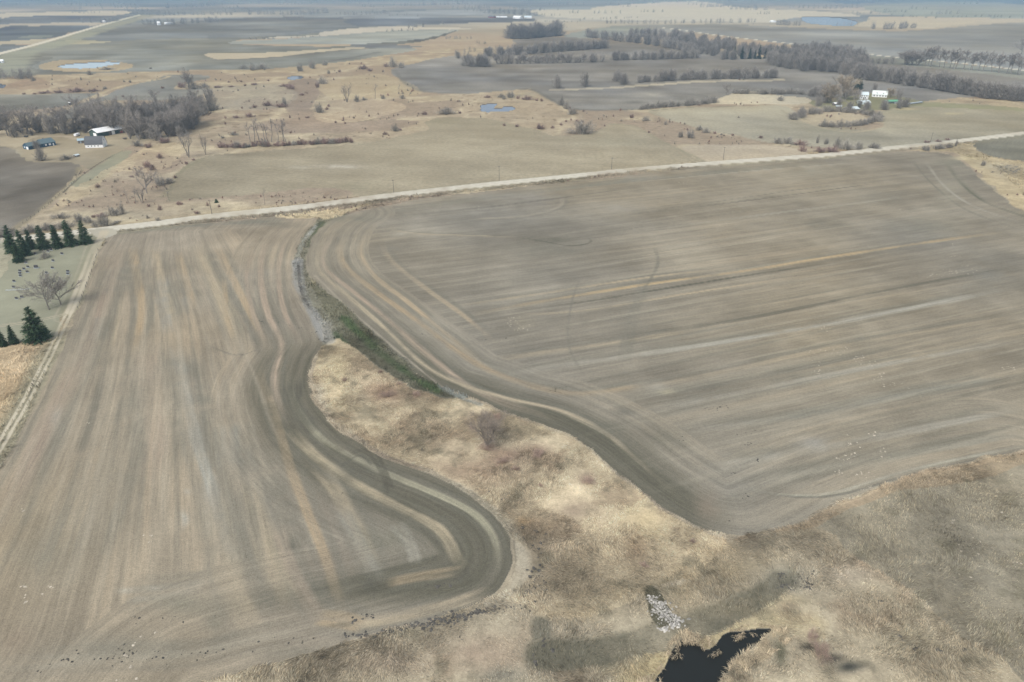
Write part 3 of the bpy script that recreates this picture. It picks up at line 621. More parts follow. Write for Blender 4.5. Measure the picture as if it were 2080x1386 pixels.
def albedo_at(X, Y):
    px, py = proj(X, Y)
    ix = np.clip(np.searchsorted(xs, px), 0, NX - 1); iy = np.clip(np.searchsorted(ys, py), 0, NY - 1)
    k = iy * NX + ix
    return alb[k], reg[k]

#@@P2A
# ------------------------------------------------------------------ plants
def attr_mat(name, rough=1.0, lo=.75, hi=.5, scale=1.0):
    m, t, b = newmat(name, rough, .1)
    a = nd(t, 'ShaderNodeAttribute', attribute_name='albedo')
    oi = nd(t, 'ShaderNodeObjectInfo')
    f = math_(t, 'ADD', math_(t, 'MULTIPLY', noise(t, pos(t), scale, 2), hi), lo)
    f = math_(t, 'MULTIPLY', f, math_(t, 'ADD', math_(t, 'MULTIPLY', oi.outputs['Random'], .35), .83))
    t.links.new(mul_color(t, a.outputs['Color'], f), b.inputs['Base Color']); return m
MT = attr_mat('bark and twigs'); MN = attr_mat('needles', lo=.6, hi=.8, scale=.8); MSt = attr_mat('dry blades', lo=.8, hi=.4, scale=3)
class Geo:
    def __init__(s): s.v = []; s.q = []; s.t = []; s.c = []; s.n = 0
    def add(s, v, q, t, c):
        v = np.asarray(v, float)
        if len(q) and np.size(q): s.q.append(np.asarray(q) + s.n)
        if len(t): s.t.append(np.asarray(t) + s.n)
        s.v.append(v); c = np.asarray(c, float); s.c.append(np.broadcast_to(c, v.shape).copy()); s.n += len(v)
    def cat(s):
        v = np.vstack(s.v); f = []
        if s.q: f.append(np.vstack(s.q))
        if s.t: f.append(np.vstack(s.t))
        return v, f, np.vstack(s.c)
    def mesh(s, name, mat):
        v, f, c = s.cat(); o = mesh_obj(name, v, f, mat, attrs={'albedo': ('FLOAT_COLOR', c)})
        me = o.data; bpy.data.objects.remove(o); return me
def tube(g, a, b, ra, rb, c, k=4):
    d = b - a; L = np.linalg.norm(d)
    if L < 1e-6: return
    d = d / L; u = np.cross(d, (0.31, .95, .1)); u /= np.linalg.norm(u); w_ = np.cross(d, u)
    an = np.arange(k) * 2 * math.pi / k
    ring = np.cos(an)[:, None] * u + np.sin(an)[:, None] * w_
    v = np.vstack([a + ring * ra, b + ring * rb])
    g.add(v, [(i, (i + 1) % k, k + (i + 1) % k, k + i) for i in range(k)], [], c)
def ribbons(g, A, B, wd, c, rng):
    """thin triangles from A to B, with width wd at A"""
    A = np.asarray(A); B = np.asarray(B); n = len(A)
    if n == 0: return
    r = rng.normal(size=(n, 3)); d = B - A; s = np.cross(d, r); s /= np.linalg.norm(s, axis=1, keepdims=True) + 1e-9
    w_ = np.asarray(wd).reshape(-1, 1) * np.ones((n, 1))
    v = np.empty((n * 3, 3)); v[0::3] = A - s * w_ / 2; v[1::3] = A + s * w_ / 2; v[2::3] = B
    t = np.arange(n * 3).reshape(n, 3); g.add(v, [], t, np.repeat(np.atleast_2d(c) * np.ones((n, 3)), 3, 0))
BARK = np.array((.23, .21, .185)); TWIG = np.array((.30, .272, .24))
def bare(seed, stems=1, trunk=.22, spread=.38, up=.6, limbs=7, sub=5, twigs=9, tw=.004, bark=BARK, twig=TWIG, r0=.022, lean=.0, twl=.13):
    """a bare tree of unit height; returns (trunk geometry, crown geometry)"""
    rng = np.random.default_rng(seed); gt = Geo(); gc = Geo(); TA, TB, TW = [], [], []
    def rnd(s): return rng.normal(size=3) * s
    for st in range(stems):
        a0 = rng.uniform(0, 6.28); off = np.array([math.cos(a0), math.sin(a0), 0]) * (0 if stems == 1 else .008)
        dirv = np.array([math.cos(a0), math.sin(a0), 0]) * (lean + (.0 if stems == 1 else spread * .55)) + np.array([0, 0, 1.0])
        dirv /= np.linalg.norm(dirv)
        p = off.copy(); r = r0 * (1 if stems == 1 else .75); ht = .93 if stems == 1 else rng.uniform(.72, .98)
        segs = 6; pts = [p]
        for i in range(segs):
            d = dirv + rnd(.09); d[2] = max(d[2], .3); p = p + d / np.linalg.norm(d) * ht / segs * .95; pts.append(p)
        for i in range(segs):
            tube(gt, pts[i], pts[i + 1], r * (1 - i / segs) + .003, r * (1 - (i + 1) / segs) + .003, bark, 5)
        for l in range(limbs):
            f = trunk + (1 - trunk) * (l + rng.uniform(0, 1)) / limbs * .95
            k = min(int(f * segs), segs - 1); q = pts[k] + (pts[k + 1] - pts[k]) * (f * segs - k)
            an = rng.uniform(0, 6.28); Lm = spread * (1.25 - .75 * f) * rng.uniform(.75, 1.2) * (1 if stems == 1 else .6)
            d = np.array([math.cos(an), math.sin(an), up * rng.uniform(.5, 1.6)]); d /= np.linalg.norm(d)
            rr = r * (1 - f) * .7 + .004; lp = [q]
            for i in range(3):
                d2 = d + rnd(.16) + np.array([0, 0, .12 * i]); d2 /= np.linalg.norm(d2); lp.append(lp[-1] + d2 * Lm * 1.25 / 3)
            for i in range(3): tube(gt if i == 0 else gc, lp[i], lp[i + 1], rr * (1 - i / 3.3), rr * (1 - (i + 1) / 3.3), bark, 4)
            for s_ in range(sub):
                ff = (s_ + rng.uniform(.2, 1)) / sub; k2 = min(int(ff * 3), 2); q2 = lp[k2] + (lp[k2 + 1] - lp[k2]) * (ff * 3 - k2)
                d3 = d + rnd(.55) + np.array([0, 0, .25]); d3 /= np.linalg.norm(d3); Ls = Lm * rng.uniform(.35, .7) * (1.15 - .5 * ff)
                e = q2 + d3 * Ls; tube(gc, q2, e, rr * .45 + .001, rr * .15 + .0008, (bark + twig) / 2, 3)
                for t_ in range(twigs):
                    f3 = rng.uniform(.15, 1.0); q3 = q2 + (e - q2) * f3; d4 = d3 + rnd(.6) + np.array([0, 0, .15]); d4 /= np.linalg.norm(d4)
                    L4 = twl * rng.uniform(.5, 1.1); e4 = q3 + d4 * L4
                    TA.append(q3); TB.append(e4); TW.append(tw * 1.3)
                    for z in range(2):
                        q5 = q3 + (e4 - q3) * rng.uniform(.3, .95); d5 = d4 + rnd(.6); TA.append(q5); TB.append(q5 + d5 / np.linalg.norm(d5) * L4 * .6); TW.append(tw)
    col_ = twig * (1 + .25 * rng.normal(size=(len(TA), 1)))
    ribbons(gc, TA, TB, TW, np.clip(col_, .02, 1), rng)
    return gt, gc
def shrub(seed, c, n=90, w_=.03):
    """dome of unit height and unit width made of many upright stems and twigs"""
    rng = np.random.default_rng(seed); g = Geo()
    an = rng.uniform(0, 6.28, n); rr = np.sqrt(rng.uniform(0, 1, n)) * .5
    rr = rr * (.78 + .28 * np.sin(an * 2 + seed) + .16 * np.sin(an * 5 + seed * 2)) ; lob = .8 + .3 * np.sin(an * 3 + seed * 1.7)
    A = np.stack([np.cos(an) * rr * .62, np.sin(an) * rr * .62, np.zeros(n)], 1)
    hh = lob * np.sqrt(np.clip(1 - (rr / .53) ** 2, .06, 1)) * rng.uniform(.65, 1.05, n)
    B = np.stack([np.cos(an) * rr, np.sin(an) * rr, hh], 1); c = np.asarray(c)
    ribbons(g, A, B, w_ * .6, np.clip(c * (1 + .25 * rng.normal(size=(n, 1))), .02, 1), rng)
    for k in range(9):
        f = rng.uniform(.25, .98, (n, 1)); Q = A + (B - A) * f; D = (B - A) * .35 + rng.normal(size=(n, 3)) * .13
        ribbons(g, Q, Q + D * rng.uniform(.4, 1, (n, 1)), w_ * .5, np.clip(c * (1.1 + .3 * rng.normal(size=(n, 1))), .02, 1), rng)
    return g
def thicket(seed, c, n=210, w_=.013, top=.72):
    rng = np.random.default_rng(seed); gt = Geo(); g = Geo(); c = np.asarray(c)
    for k in range(6):
        an = rng.uniform(0, 6.28); d = np.array([math.cos(an) * .2, math.sin(an) * .2, .75]) * rng.uniform(.8, 1.1); tube(gt, np.array([math.cos(an), math.sin(an), 0]) * .03, d, .016, .004, BARK, 4)
    an = rng.uniform(0, 6.28, n); f0 = rng.uniform(0, 1, n) ** .5; zz = rng.uniform(.10, 1.0, n)
    prof = np.clip(1 - np.abs((zz - .42) / .62) ** 2.6, .05, 1) ** .6 * .36 * (.85 + .3 * np.sin(an * 3 + seed))
    B = np.stack([np.cos(an) * prof * f0, np.sin(an) * prof * f0, zz * (.9 + .12 * np.sin(an * 2 + seed * 3))], 1)
    A = B * [.45, .45, 1] - np.stack([0 * an, 0 * an, np.minimum(B[:, 2], .30 + 0 * an)], 1)
    ribbons(g, A, B, w_ * .8, np.clip(c * (.95 + .2 * rng.normal(size=(n, 1))), .02, 1), rng)
    for k in range(8):
        f = rng.uniform(.4, 1, (n, 1)); Q = A + (B - A) * f; D = (B - A) / (np.linalg.norm(B - A, axis=1, keepdims=True) + 1e-6) * .09 + rng.normal(size=(n, 3)) * [.05, .05, .05]
        ribbons(g, Q, Q + D, w_ * .6, np.clip(c * (1.1 + .25 * rng.normal(size=(n, 1))), .02, 1), rng)
    return gt, g
def spruce(seed, width=.5, dens=1.0, c=(.052, .085, .045)):
    rng = np.random.default_rng(seed); gt = Geo(); gc = Geo(); c = np.array(c)
    tube(gt, np.zeros(3), np.array([0, 0, .5]), .022, .014, (.09, .075, .06), 6); tube(gt, np.array([0, 0, .5]), np.array([0, 0, .97]), .014, .003, (.09, .075, .06), 5)
    A = []; B = []; Cc = []; WW = []
    Lr = 26
    for l in range(Lr):
        z = .05 + .93 * (l / (Lr - 1)); rad = width * .5 * (1 - z) ** .8 * rng.uniform(.85, 1.12) + .012
        nb = int((5 + 11 * (1 - z)) * dens)
        for b in range(nb):
            an = rng.uniform(0, 6.28); R_b = rad * rng.uniform(.7, 1.15); d = np.array([math.cos(an), math.sin(an), -.18 + .5 * z])
            base = np.array([0, 0, z]); tip = base + d * R_b; tube(gt, base, tip, .004, .001, (.08, .065, .05), 3)
            m_ = max(6, int(30 * R_b / (width * .5)))
            f = rng.uniform(.12, 1.0, m_) ** .8
            Q = base + (tip - base) * f[:, None] + rng.normal(size=(m_, 3)) * [.009, .009, .012]
            side = rng.normal(size=(m_, 3)) * [.036, .036, .014] + d * .032 + np.array([0, 0, -.008])
            A.append(Q); B.append(Q + side); WW.append(np.full(m_, .021)); Cc.append(c * (.7 + .6 * f[:, None]) * rng.uniform(.6, 1.45, (m_, 1)))
    # leader
    ribbons(gc, np.vstack(A), np.vstack(B), np.concatenate(WW), np.clip(np.vstack(Cc), .01, 1), rng)
    return gt, gc
def join(gs):
    g = Geo()
    for s in gs:
        v, f, c = s.cat(); n0 = g.n
        g.v.append(v); g.c.append(c)
        for ff in f:
            (g.q if ff.shape[1] == 4 else g.t).append(ff + n0)
        g.n += len(v)
    return g
KINDS = {}
def kind(name, gens, sep=True):
    out_ = []
    for gt, gc in gens:
        out_.append((gt.mesh('trunk', MT), gc.mesh('crown', MT), join([gt, gc]).mesh(name, MT)))
    KINDS[name] = out_
TWG = np.array((.165, .140, .122))
kind('broad', [bare(s, 1, .18, .48, .6, 11, 6, 10, .0048, twl=.14) for s in (1, 2, 3)])
kind('near', [bare(91, 5, .22, .6, .8, 8, 6, 11, .0026, twl=.14, r0=.015, bark=np.array((.20, .18, .155)), twig=np.array((.25, .215, .18)))])
kind('pair', [bare(s, 1, .20, .56, .6, 14, 8, 12, .0050, twl=.14, r0=.018, twig=np.array((.27, .25, .222))) for s in (31, 32)])
kind('tall', [bare(s, 3, .22, .5, .9, 8, 5, 10, .0042, twl=.14, r0=.02, bark=np.array((.24, .22, .195))) for s in (4, 5, 6)])
kind('thin', [bare(s, 1, .45, .20, 1.2, 5, 3, 5, .005, r0=.014, lean=.1) for s in (7, 8, 9)])
kind('stems', [bare(s, 7, .35, .45, 1.3, 4, 3, 4, .0045, r0=.014) for s in (10, 11)])
kind('belt', [thicket(s, (.26, .24, .212)) for s in (12, 13, 14, 15, 16)])
kind('sparse', [thicket(s, (.28, .255, .225), 120, .010) for s in (26, 27)] + [bare(17, 2, .15, .36, .9, 10, 6, 6, .006, twl=.14, r0=.018)])
kind('poplar', [bare(s, 1, .38, .30, .9, 11, 5, 8, .0075, twl=.13, r0=.018, lean=.05) for s in (61, 62, 63)])
kind('willow', [bare(s, 4, .1, .5, .6, 8, 5, 10, .007, twl=.15, twig=np.array((.34, .285, .21)), bark=np.array((.24, .22, .18))) for s in (18, 19)])
KINDS['spruce'] = [(a.mesh('trunk', MT), b.mesh('crown', MN), None) for a, b in (spruce(41, .5), spruce(42, .56), spruce(43, .46))]
KINDS['bigspruce'] = [(a.mesh('trunk', MT), b.mesh('crown', MN), None) for a, b in (spruce(44, .72, 1.3),)]
KINDS['farspruce'] = [(None, None, join(spruce(45, .34, .45, (.030, .052, .040))).mesh('pine_tree', MN))]
SH = {'g': [shrub(s, (.27, .25, .215), 130, .022).mesh('shrub', MT) for s in (1, 2, 3)], 'r': [shrub(s, (.25, .18, .155), 130, .022).mesh('shrub', MT) for s in (4, 5, 6)],
      'f': [shrub(s, (.37, .28, .225), 300, .006).mesh('shrub', MT) for s in (7, 8)]}
rnd = random.Random(5)
def depth(y): return H / (SP + (y - 693.0) / F * CP)
def hm(y, hp): return hp * depth(y) / (F * CP)
def place_tree(kd, x, y, hp, label, name='bare_tree', cat='tree', group=None, wide=1.0, parts=None, vi=None):
    vs_ = KINDS[kd]; k = rnd.randrange(len(vs_)) if vi is None else vi; tr, cr, wh = vs_[k]
    X, Y = at(x, y); s = hm(y, hp); rz = rnd.uniform(0, 6.28)
    if parts is None: parts = hp > 24
    if tr is None: parts = False
    if parts or wh is None:
        o = bpy.data.objects.new(name, None); COL.objects.link(o)
        for nm, me in (('trunk', tr), ('crown', cr)):
            c = bpy.data.objects.new(nm, me); COL.objects.link(c); c.parent = o
    else:
        o = bpy.data.objects.new(name, wh); COL.objects.link(o)
    o.location = (X, Y, 0); o.rotation_euler = (0, 0, rz); o.scale = (s * wide, s * wide, s)
    tag(o, label, cat, group); return o
def place_shrub(c, x, y, wp, hp, label, group):
    me = rnd.choice(SH[c]); o = bpy.data.objects.new('shrub', me); COL.objects.link(o)
    X, Y = at(x, y); wd = wp * depth(y) / F; h = hm(y, hp) * 1.0
    o.location = (X, Y, 0); o.rotation_euler = (0, 0, rnd.uniform(0, 6.28)); o.scale = (wd * 1.35, wd * rnd.uniform(.8, 1.3), h * 1.0)
    tag(o, label, 'shrub', group); return o
def along(s, n, jit=0.0):
    p = P(s); g = G(p); L = np.concatenate([[0], np.cumsum(np.hypot(*(g[1:] - g[:-1]).T))])
    o = []
    for k in range(n):
        t = (k + .5 + rnd.uniform(-.35, .35)) / n * L[-1]
        X = np.interp(t, L, g[:, 0]) + rnd.uniform(-jit, jit); Y = np.interp(t, L, g[:, 1]) + rnd.uniform(-jit, jit)
        a_, b__ = proj(X, Y); o.append((float(a_), float(b__)))
    return o
# -- evergreens and bare trees round the graveyard
SP_L = [(28, 513, 50, 'dark spruce leftmost of the row behind the graveyard'), (40, 532, 36, 'small dark spruce nearest the camera at the left end of the spruce clump'), (52, 519, 47, 'dark spruce in the middle of the left spruce clump'), (65, 506, 36, 'dark spruce at the right side of the left spruce clump'),
        (90, 505, 43, 'dark spruce fourth from the right in the row beside the gravel road'), (119, 503, 42, 'narrow dark spruce third from the right in the row beside the gravel road'), (145, 499, 47, 'tall dark spruce second from the right in the row beside the gravel road'), (175, 495, 42, 'dark spruce at the corner of gravel road and farm track')]
for x, y, h, l in SP_L: place_tree('spruce', x, y, h, l, 'spruce_tree', 'spruce', 'spruces in a row behind the graveyard')
place_tree('bigspruce', 78, 692, 66, 'big broad dark spruce standing alone beside the farm track', 'spruce_tree', 'spruce')
place_tree('spruce', 30, 698, 36, 'small spruce just left of the big broad spruce', 'spruce_tree', 'spruce'); place_tree('spruce', 8, 703, 34, 'small spruce cut by the left edge of the picture below the lawn', 'spruce_tree', 'spruce')
place_tree('pair', 100, 629, 56, 'bare spreading tree on the lawn, left one of the pair', 'bare_tree', 'tree', wide=1.0, vi=0); place_tree('pair', 124, 619, 52, 'bare spreading tree on the lawn, right one of the pair', 'bare_tree', 'tree', wide=.95, vi=1)
place_tree('near', 990, 908, 74, 'lone bare multi-stemmed tree in the dry reeds of the waterway', 'bare_tree', 'tree', wide=1.0)
# -- farm grove on the left
for x, y in along('190,262 220,272 262,268 300,264', 11, 3): place_tree('tall', x, y, rnd.uniform(44, 54), 'tall bare cottonwood in the grove behind the long white-roofed shed', group='cottonwoods behind the shed', wide=.95)
for x, y in along('262,280 300,284 340,276 380,262 395,248', 12, 4): place_tree('tall', x, y, rnd.uniform(36, 50), 'tall grey bare tree in the right half of the farm grove', group='bare trees right of the shed', wide=1.1)
for x, y in along('280,258 340,248 400,232 424,224', 12, 10): place_tree('belt', x, y, rnd.uniform(30, 44), 'grey bare tree at the back of the farm grove', group='bare trees at the back of the grove', parts=False)
for x, y in along('-30,278 40,274 100,268 150,266', 11, 6): place_tree('broad', x, y, rnd.uniform(36, 50), 'bare tree in the grove behind the blue house', group='bare trees behind the blue house')
for x, y in along('70,270 110,270 150,272', 5, 4): place_tree('belt', x, y, rnd.uniform(26, 40), 'dense grey bare tree low in the grove behind the blue house', group='low trees behind the blue house')
for x, y in along('-60,262 60,258 160,250 240,240 330,235', 12, 12): place_tree('broad', x, y, rnd.uniform(34, 46), 'bare tree along the far side of the farm grove', group='bare trees on the far side of the grove', parts=False)
place_tree('belt', 85, 327, 26, 'round bare tree in front of the blue house', wide=1.3); place_tree('belt', 76, 303, 18, 'small round bare tree against the front wall of the blue house', wide=1.3)
place_tree('tall', 384, 181, 34, 'bare tree with two dark stems rising from the brush at the field end', wide=1.0)
place_tree('broad', 299, 393, 44, 'round-crowned grey bare tree on a short trunk in the rough grass', wide=1.1, vi=1)
place_tree('thin', 262, 413, 26, 'thin bare tree left of two others near the road bend'); place_tree('thin', 276, 415, 28, 'thin leaning bare tree between two others near the road bend'); place_tree('stems', 289, 413, 30, 'small bare tree with twin stems right of the leaning one')
place_tree('thin', 344, 409, 18, 'small crooked bare tree at the corner of the stubble field', parts=False)
place_tree('stems', 384, 320, 48, 'fan of grey bare stems at the upper corner of the stubble field', wide=.9); place_tree('stems', 418, 315, 36, 'narrow bare clump right of the fan of stems', wide=.6)
place_tree('thin', 538, 417, 31, 'slim dead conifer on the road verge', wide=.8)
for x, y in along('505,290 585,289', 9, 2): place_tree('thin', x, y, rnd.uniform(34, 44), 'thin bare tree in the row above the red brush strip', group='thin trees above the red brush', wide=1.2)
place_tree('stems', 705, 208, 32, 'upright bare clump left of the other two in the pasture'); place_tree('thin', 762, 201, 27, 'bare tree with a forked top in the pasture middle'); place_tree('thin', 812, 200, 26, 'thin bare tree nearest the ploughed field corner', wide=.6)
place_tree('belt', 1132, 179, 24, 'round bare tree standing alone in the grey field, left one', wide=1.3); place_tree('belt', 1188, 176, 26, 'round bare tree standing alone in the grey field, with brush at its foot', wide=1.3)
mass_later = True
# -- shelterbelts
def belt(s, n, h0, h1, kd, label, group, jit=2.0, wide=1.75, parts=False):
    for x, y in along(s, n, jit): place_tree(kd, x, y, rnd.uniform(h0, h1), label, group=group, wide=wide, parts=parts)
belt('978,115 1060,111 1150,104 1234,98', 24, 15, 21, 'belt', 'grey bare tree in the long dense shelterbelt across the grey field', 'trees of the long dense shelterbelt')
belt('950,134 995,136', 6, 18, 24, 'belt', 'round bare tree in the clump at the left end of the shelterbelts', 'clump at the left end of the shelterbelts', 8)
place_tree('belt', 930, 119, 14, 'bare tree alone left of the round clump', parts=False, wide=1.3)
belt('1005,130 1120,129 1225,126', 24, 12, 22, 'sparse', 'thin bare tree in the open row in front of the long dense shelterbelt', 'open row in front of the long shelterbelt')
belt('1239,123 1330,121 1422,118', 17, 13, 20, 'belt', 'bare tree in the broken row right of the open row', 'broken row in the grey field')
belt('1030,80 1070,77 1100,75 1142,73', 22, 20, 29, 'belt', 'grey tree in the square grove at the top of the grey field', 'square grove', 22)
belt('1187,75 1213,79', 4, 13, 16, 'belt', 'tree in the short clump left of the long double belt', 'short clump left of the double belt', 6)
belt('1217,80 1271,85 1338,93 1386,102 1425,112', 24, 15, 20, 'belt', 'grey tree in the lower line of the long double belt', 'lower line of the double belt', 8)
belt('1250,163 1272,172', 4, 17, 21, 'belt', 'tree in the small clump starting the field-edge row', 'small clump starting the field-edge row', 5)
belt('1290,168 1390,162 1480,160 1580,158', 26, 12, 22, 'belt', 'bare tree in the field-edge row between two grey fields', 'field-edge row', 3)
belt('1733,158 1800,166 1885,179', 16, 24, 30, 'belt', 'tall bare tree in the left half of the thick belt behind the right farmstead', 'left half of the thick belt behind the farmstead', 7)
belt('1885,179 1950,189 2003,198 2080,207', 20, 26, 33, 'belt', 'tall bare tree in the right half of the thick belt behind the right farmstead', 'right half of the thick belt behind the farmstead', 7)
belt('1832,131 1868,134', 4, 24, 28, 'tall', 'bare tree in the dense start of the tall open row', 'dense start of the tall open row', 4)
belt('1868,134 1950,141 2010,146 2078,154', 20, 26, 34, 'poplar', 'tall thin-trunked tree in the open row along the far road', 'tall open row along the far road', 5, 1.15, True)
belt('1782,130 1818,130', 4, 11, 15, 'sparse', 'small bare tree in the low group before the tall open row', 'low group before the tall row', 4)
place_tree('broad', 2074, 111, 26, 'bare tree cut by the right edge beyond the far road', parts=False, wide=1.2)
for x, y in along('1466,119 1500,120 1540,120 1592,117', 12, 4): place_tree('farspruce', x, y, rnd.uniform(15, 24), 'narrow dark evergreen in the double belt of bare trees', 'pine_tree', 'evergreen', 'evergreens in the double belt')
# -- right farmstead trees
for x, y, h, kd, l, wd in ((1712, 196, 52, 'broad', 'tall pale bare tree towering left of the white farmhouse', .8), (1716, 202, 42, 'willow', 'big yellow-brown willow behind the small sheds', 1.2), (1686, 210, 34, 'willow', 'round orange-brown willow at the left of the right farmstead', 1.2),
    (1731, 219, 32, 'broad', 'grey bare tree in front of the white gable building', 1.2), (1662, 216, 20, 'belt', 'grey bare tree at the left edge of the right farmstead', 1.3), (1776, 184, 15, 'belt', 'small bare tree at the back corner of the white farmhouse', 1.3),
    (1808, 198, 18, 'willow', 'reddish small tree touching the right end of the white farmhouse', 1.0), (1824, 203, 22, 'sparse', 'brown bare tree between the white farmhouse and green shed', 1.3), (1840, 218, 19, 'belt', 'bare tree right of the green shed', 1.3),
    (1794, 220, 14, 'belt', 'low bare tree left of the green shed front', 1.3), (1760, 224, 16, 'belt', 'low bare tree right of the collapsed metal shed', 1.3), (1668, 195, 20, 'broad', 'bare tree behind the tan basin left of the farmstead', 1.2), (1700, 205, 26, 'broad', 'grey tree between the two willows', 1.0),
    (1645, 196, 14, 'belt', 'short bare tree in the brush behind the tan basin', 1.3), (1475, 194, 20, 'broad', 'bare tree at the left tip of the tan basin', .9), (1627, 240, 22, 'belt', 'bare tree at the left end of the brush ring', 1.2)):
    place_tree(kd, x, y, h, l, wide=wd)
for k_ in range(16):
    x_, y_ = rnd.choice([(1668, 208), (1690, 200), (1705, 212), (1720, 224), (1755, 222), (1785, 222), (1830, 218), (1650, 200)])
    place_tree('belt', x_ + rnd.uniform(-12, 12), y_ + rnd.uniform(-4, 4), rnd.uniform(10, 20), 'low grey-brown leafless tree in the brush round the right farmstead', group='brushy trees round the right farmstead', wide=1.6, parts=False)
for x, y, h in ((1744, 192, 26), (1741, 186, 24)): place_tree('farspruce', x, y, h, 'dark evergreen beside the white farm buildings' if h == 26 else 'dark evergreen right behind the front evergreen at the farm buildings', 'pine_tree', 'evergreen', wide=1.7)
o = place_tree('bigspruce', 440, 412, 7, 'small dark round juniper on the road verge', 'juniper', 'juniper', wide=1.6)
# -- shrubs that stand alone
WHERE = lambda x, y: ('in the pasture left of the wet channel' if x < 620 and y < 262 else 'on the pasture right of the wet channel' if x < 840 and y < 262 else 'by the small blue pond' if x < 1120 and y < 240 else 'in the dry grass left of the stubble field' if x < 440 and y > 285 else
    'at the brush strip above the stubble field' if x < 760 else 'on the dry grass slope above the road' if y < 300 and x < 1500 else 'along the gravel road on the right' if y < 340 else 'in the reeds of the waterway')
SHR = '''907,232,36,12,g 862,233,14,6,r 934,231,8,5,r 1182,272,54,24,g 1097,262,22,9,r 1122,261,8,6,r 1140,214,12,18,g 1150,222,14,16,g 1163,232,24,12,g 1018,198,14,7,g 1037,198,22,12,g 1024,202,10,7,g 1070,203,22,8,r 1090,205,8,4,r 1100,206,9,5,r 1052,201,8,6,r 990,199,16,5,r
1283,240,12,7,r 1312,246,16,9,g 1382,279,14,11,g 1402,280,26,15,g 1420,265,16,9,g 1434,270,14,9,g 1452,272,8,5,r 1488,276,7,4,r 1352,254,7,8,g 1024,256,8,5,r 1050,258,9,5,r 1318,270,5,4,r 1150,248,6,4,r 1160,245,5,4,r 1172,247,6,4,r 1140,255,8,5,r
517,219,12,6,r 543,215,26,8,r 572,218,26,8,r 578,214,16,15,g 649,229,22,18,g 668,217,8,5,r 664,223,8,5,r 590,181,24,9,r 578,176,24,5,r 655,171,20,13,g 645,178,10,9,r 613,194,12,4,r 624,240,10,3,r 513,143,24,12,g 532,141,22,12,g 494,140,16,8,g 610,145,18,14,g 634,139,24,14,g 660,133,16,8,g
738,141,20,8,r 752,145,12,5,r 799,137,18,18,g 785,136,12,7,r 815,138,16,10,g 690,147,8,5,r 668,150,8,7,g 507,238,20,8,r 480,240,16,5,r 458,241,6,4,r 517,173,16,4,r 498,175,6,4,r 465,168,6,3,r 490,167,6,4,r 475,275,16,6,g 452,281,12,5,g 443,178,20,3,r 470,177,14,3,r 714,290,12,9,r
803,267,16,14,g 782,274,10,6,r 813,265,8,4,r 682,250,6,4,r 701,252,5,4,r 697,246,7,3,r 589,240,4,6,r 577,255,6,3,r 458,253,4,5,r 725,207,12,12,g 740,204,12,6,g 778,201,12,7,g 818,201,10,8,g 370,178,20,10,r 395,181,30,14,g 416,178,20,9,g 408,234,34,16,g 428,225,32,13,g 395,244,26,14,g
135,324,28,9,g 280,297,20,12,g 302,300,16,8,r 335,290,24,9,r 325,322,14,10,r 300,340,20,12,r 309,346,16,10,r 268,360,9,4,r 279,357,8,6,r 199,381,12,8,r 356,362,8,6,r 379,334,8,6,r 393,326,8,4,r 327,376,30,15,g 345,372,20,10,g 232,438,34,16,g 250,434,12,22,g 212,459,30,22,g 194,462,16,12,g
160,449,30,14,g 178,452,28,12,g 122,443,34,9,g 205,441,22,8,r 190,442,10,5,r 236,453,22,4,g 325,427,10,10,r 302,420,8,5,r 365,416,16,6,r 322,450,12,9,g 300,444,6,8,g 422,418,6,7,r 445,421,6,5,r 400,434,12,5,r 20,479,40,16,g 60,472,40,14,g 96,467,36,12,g 130,463,36,12,g -10,482,30,14,r
1580,292,22,12,g 1600,292,24,13,g 1625,295,28,10,r 1660,291,8,14,g 1678,293,14,12,g 1700,300,14,18,g 1720,304,30,18,g 1744,304,22,14,g 1690,309,30,11,r 1665,309,26,9,r 1630,308,16,13,r 1775,302,24,11,g 1882,291,16,5,r 1905,289,18,5,r 1924,286,10,5,r 1941,297,5,13,g 1880,305,28,8,g
1906,303,28,9,g 1926,300,18,8,g 1545,281,12,5,r 1997,336,16,8,g 1465,275,8,4,g 1610,243,12,5,g 92,525,20,14,g 1585,205,16,9,g 1500,240,5,4,g 545,165,6,3,r 330,180,10,4,r 265,168,8,5,g 214,181,8,5,g 183,153,10,9,g 165,163,5,6,g 306,140,6,3,g 68,165,10,9,g 250,197,6,3,r 49,192,8,3,r 70,192,8,3,r 90,190,30,4,r 120,189,24,5,r 155,187,34,8,r 190,186,28,5,r 218,142,24,5,g'''
for i, t_ in enumerate(SHR.split()):
    x, y, a_, b__, c = t_.split(','); x, y, a_, b__ = map(float, (x, y, a_, b__))
    wv = WHERE(x, y); sz = 'broad' if a_ > 20 else ('small' if a_ < 9 else 'low'); cc = 'reddish-brown' if c == 'r' else 'grey'
    place_shrub(c, x, y, a_, b__, f'{sz} {cc} leafless shrub {wv}', f'{sz} {cc} shrubs {wv}')
for x, y in along('442,300 560,297 640,293 712,289', 24, 2): place_shrub(rnd.choice('rrg'), x, y, rnd.uniform(16, 26), rnd.uniform(6, 11), 'reddish bush in the long brush strip above the stubble field', 'bushes of the long brush strip')
for x, y in along('1298,223 1350,218 1400,215 1460,208', 18, 2): place_shrub('g', x, y, rnd.uniform(13, 18), rnd.uniform(8, 13), 'grey bush in the strip between grey field and pale stubble', 'bushes between grey field and pale stubble')
for x, y in along('1490,190 1560,191 1640,192 1680,196', 16, 3): place_shrub('g', x, y, rnd.uniform(16, 22), rnd.uniform(7, 12), 'grey bush in the brush line behind the tan basin', 'bushes behind the tan basin')
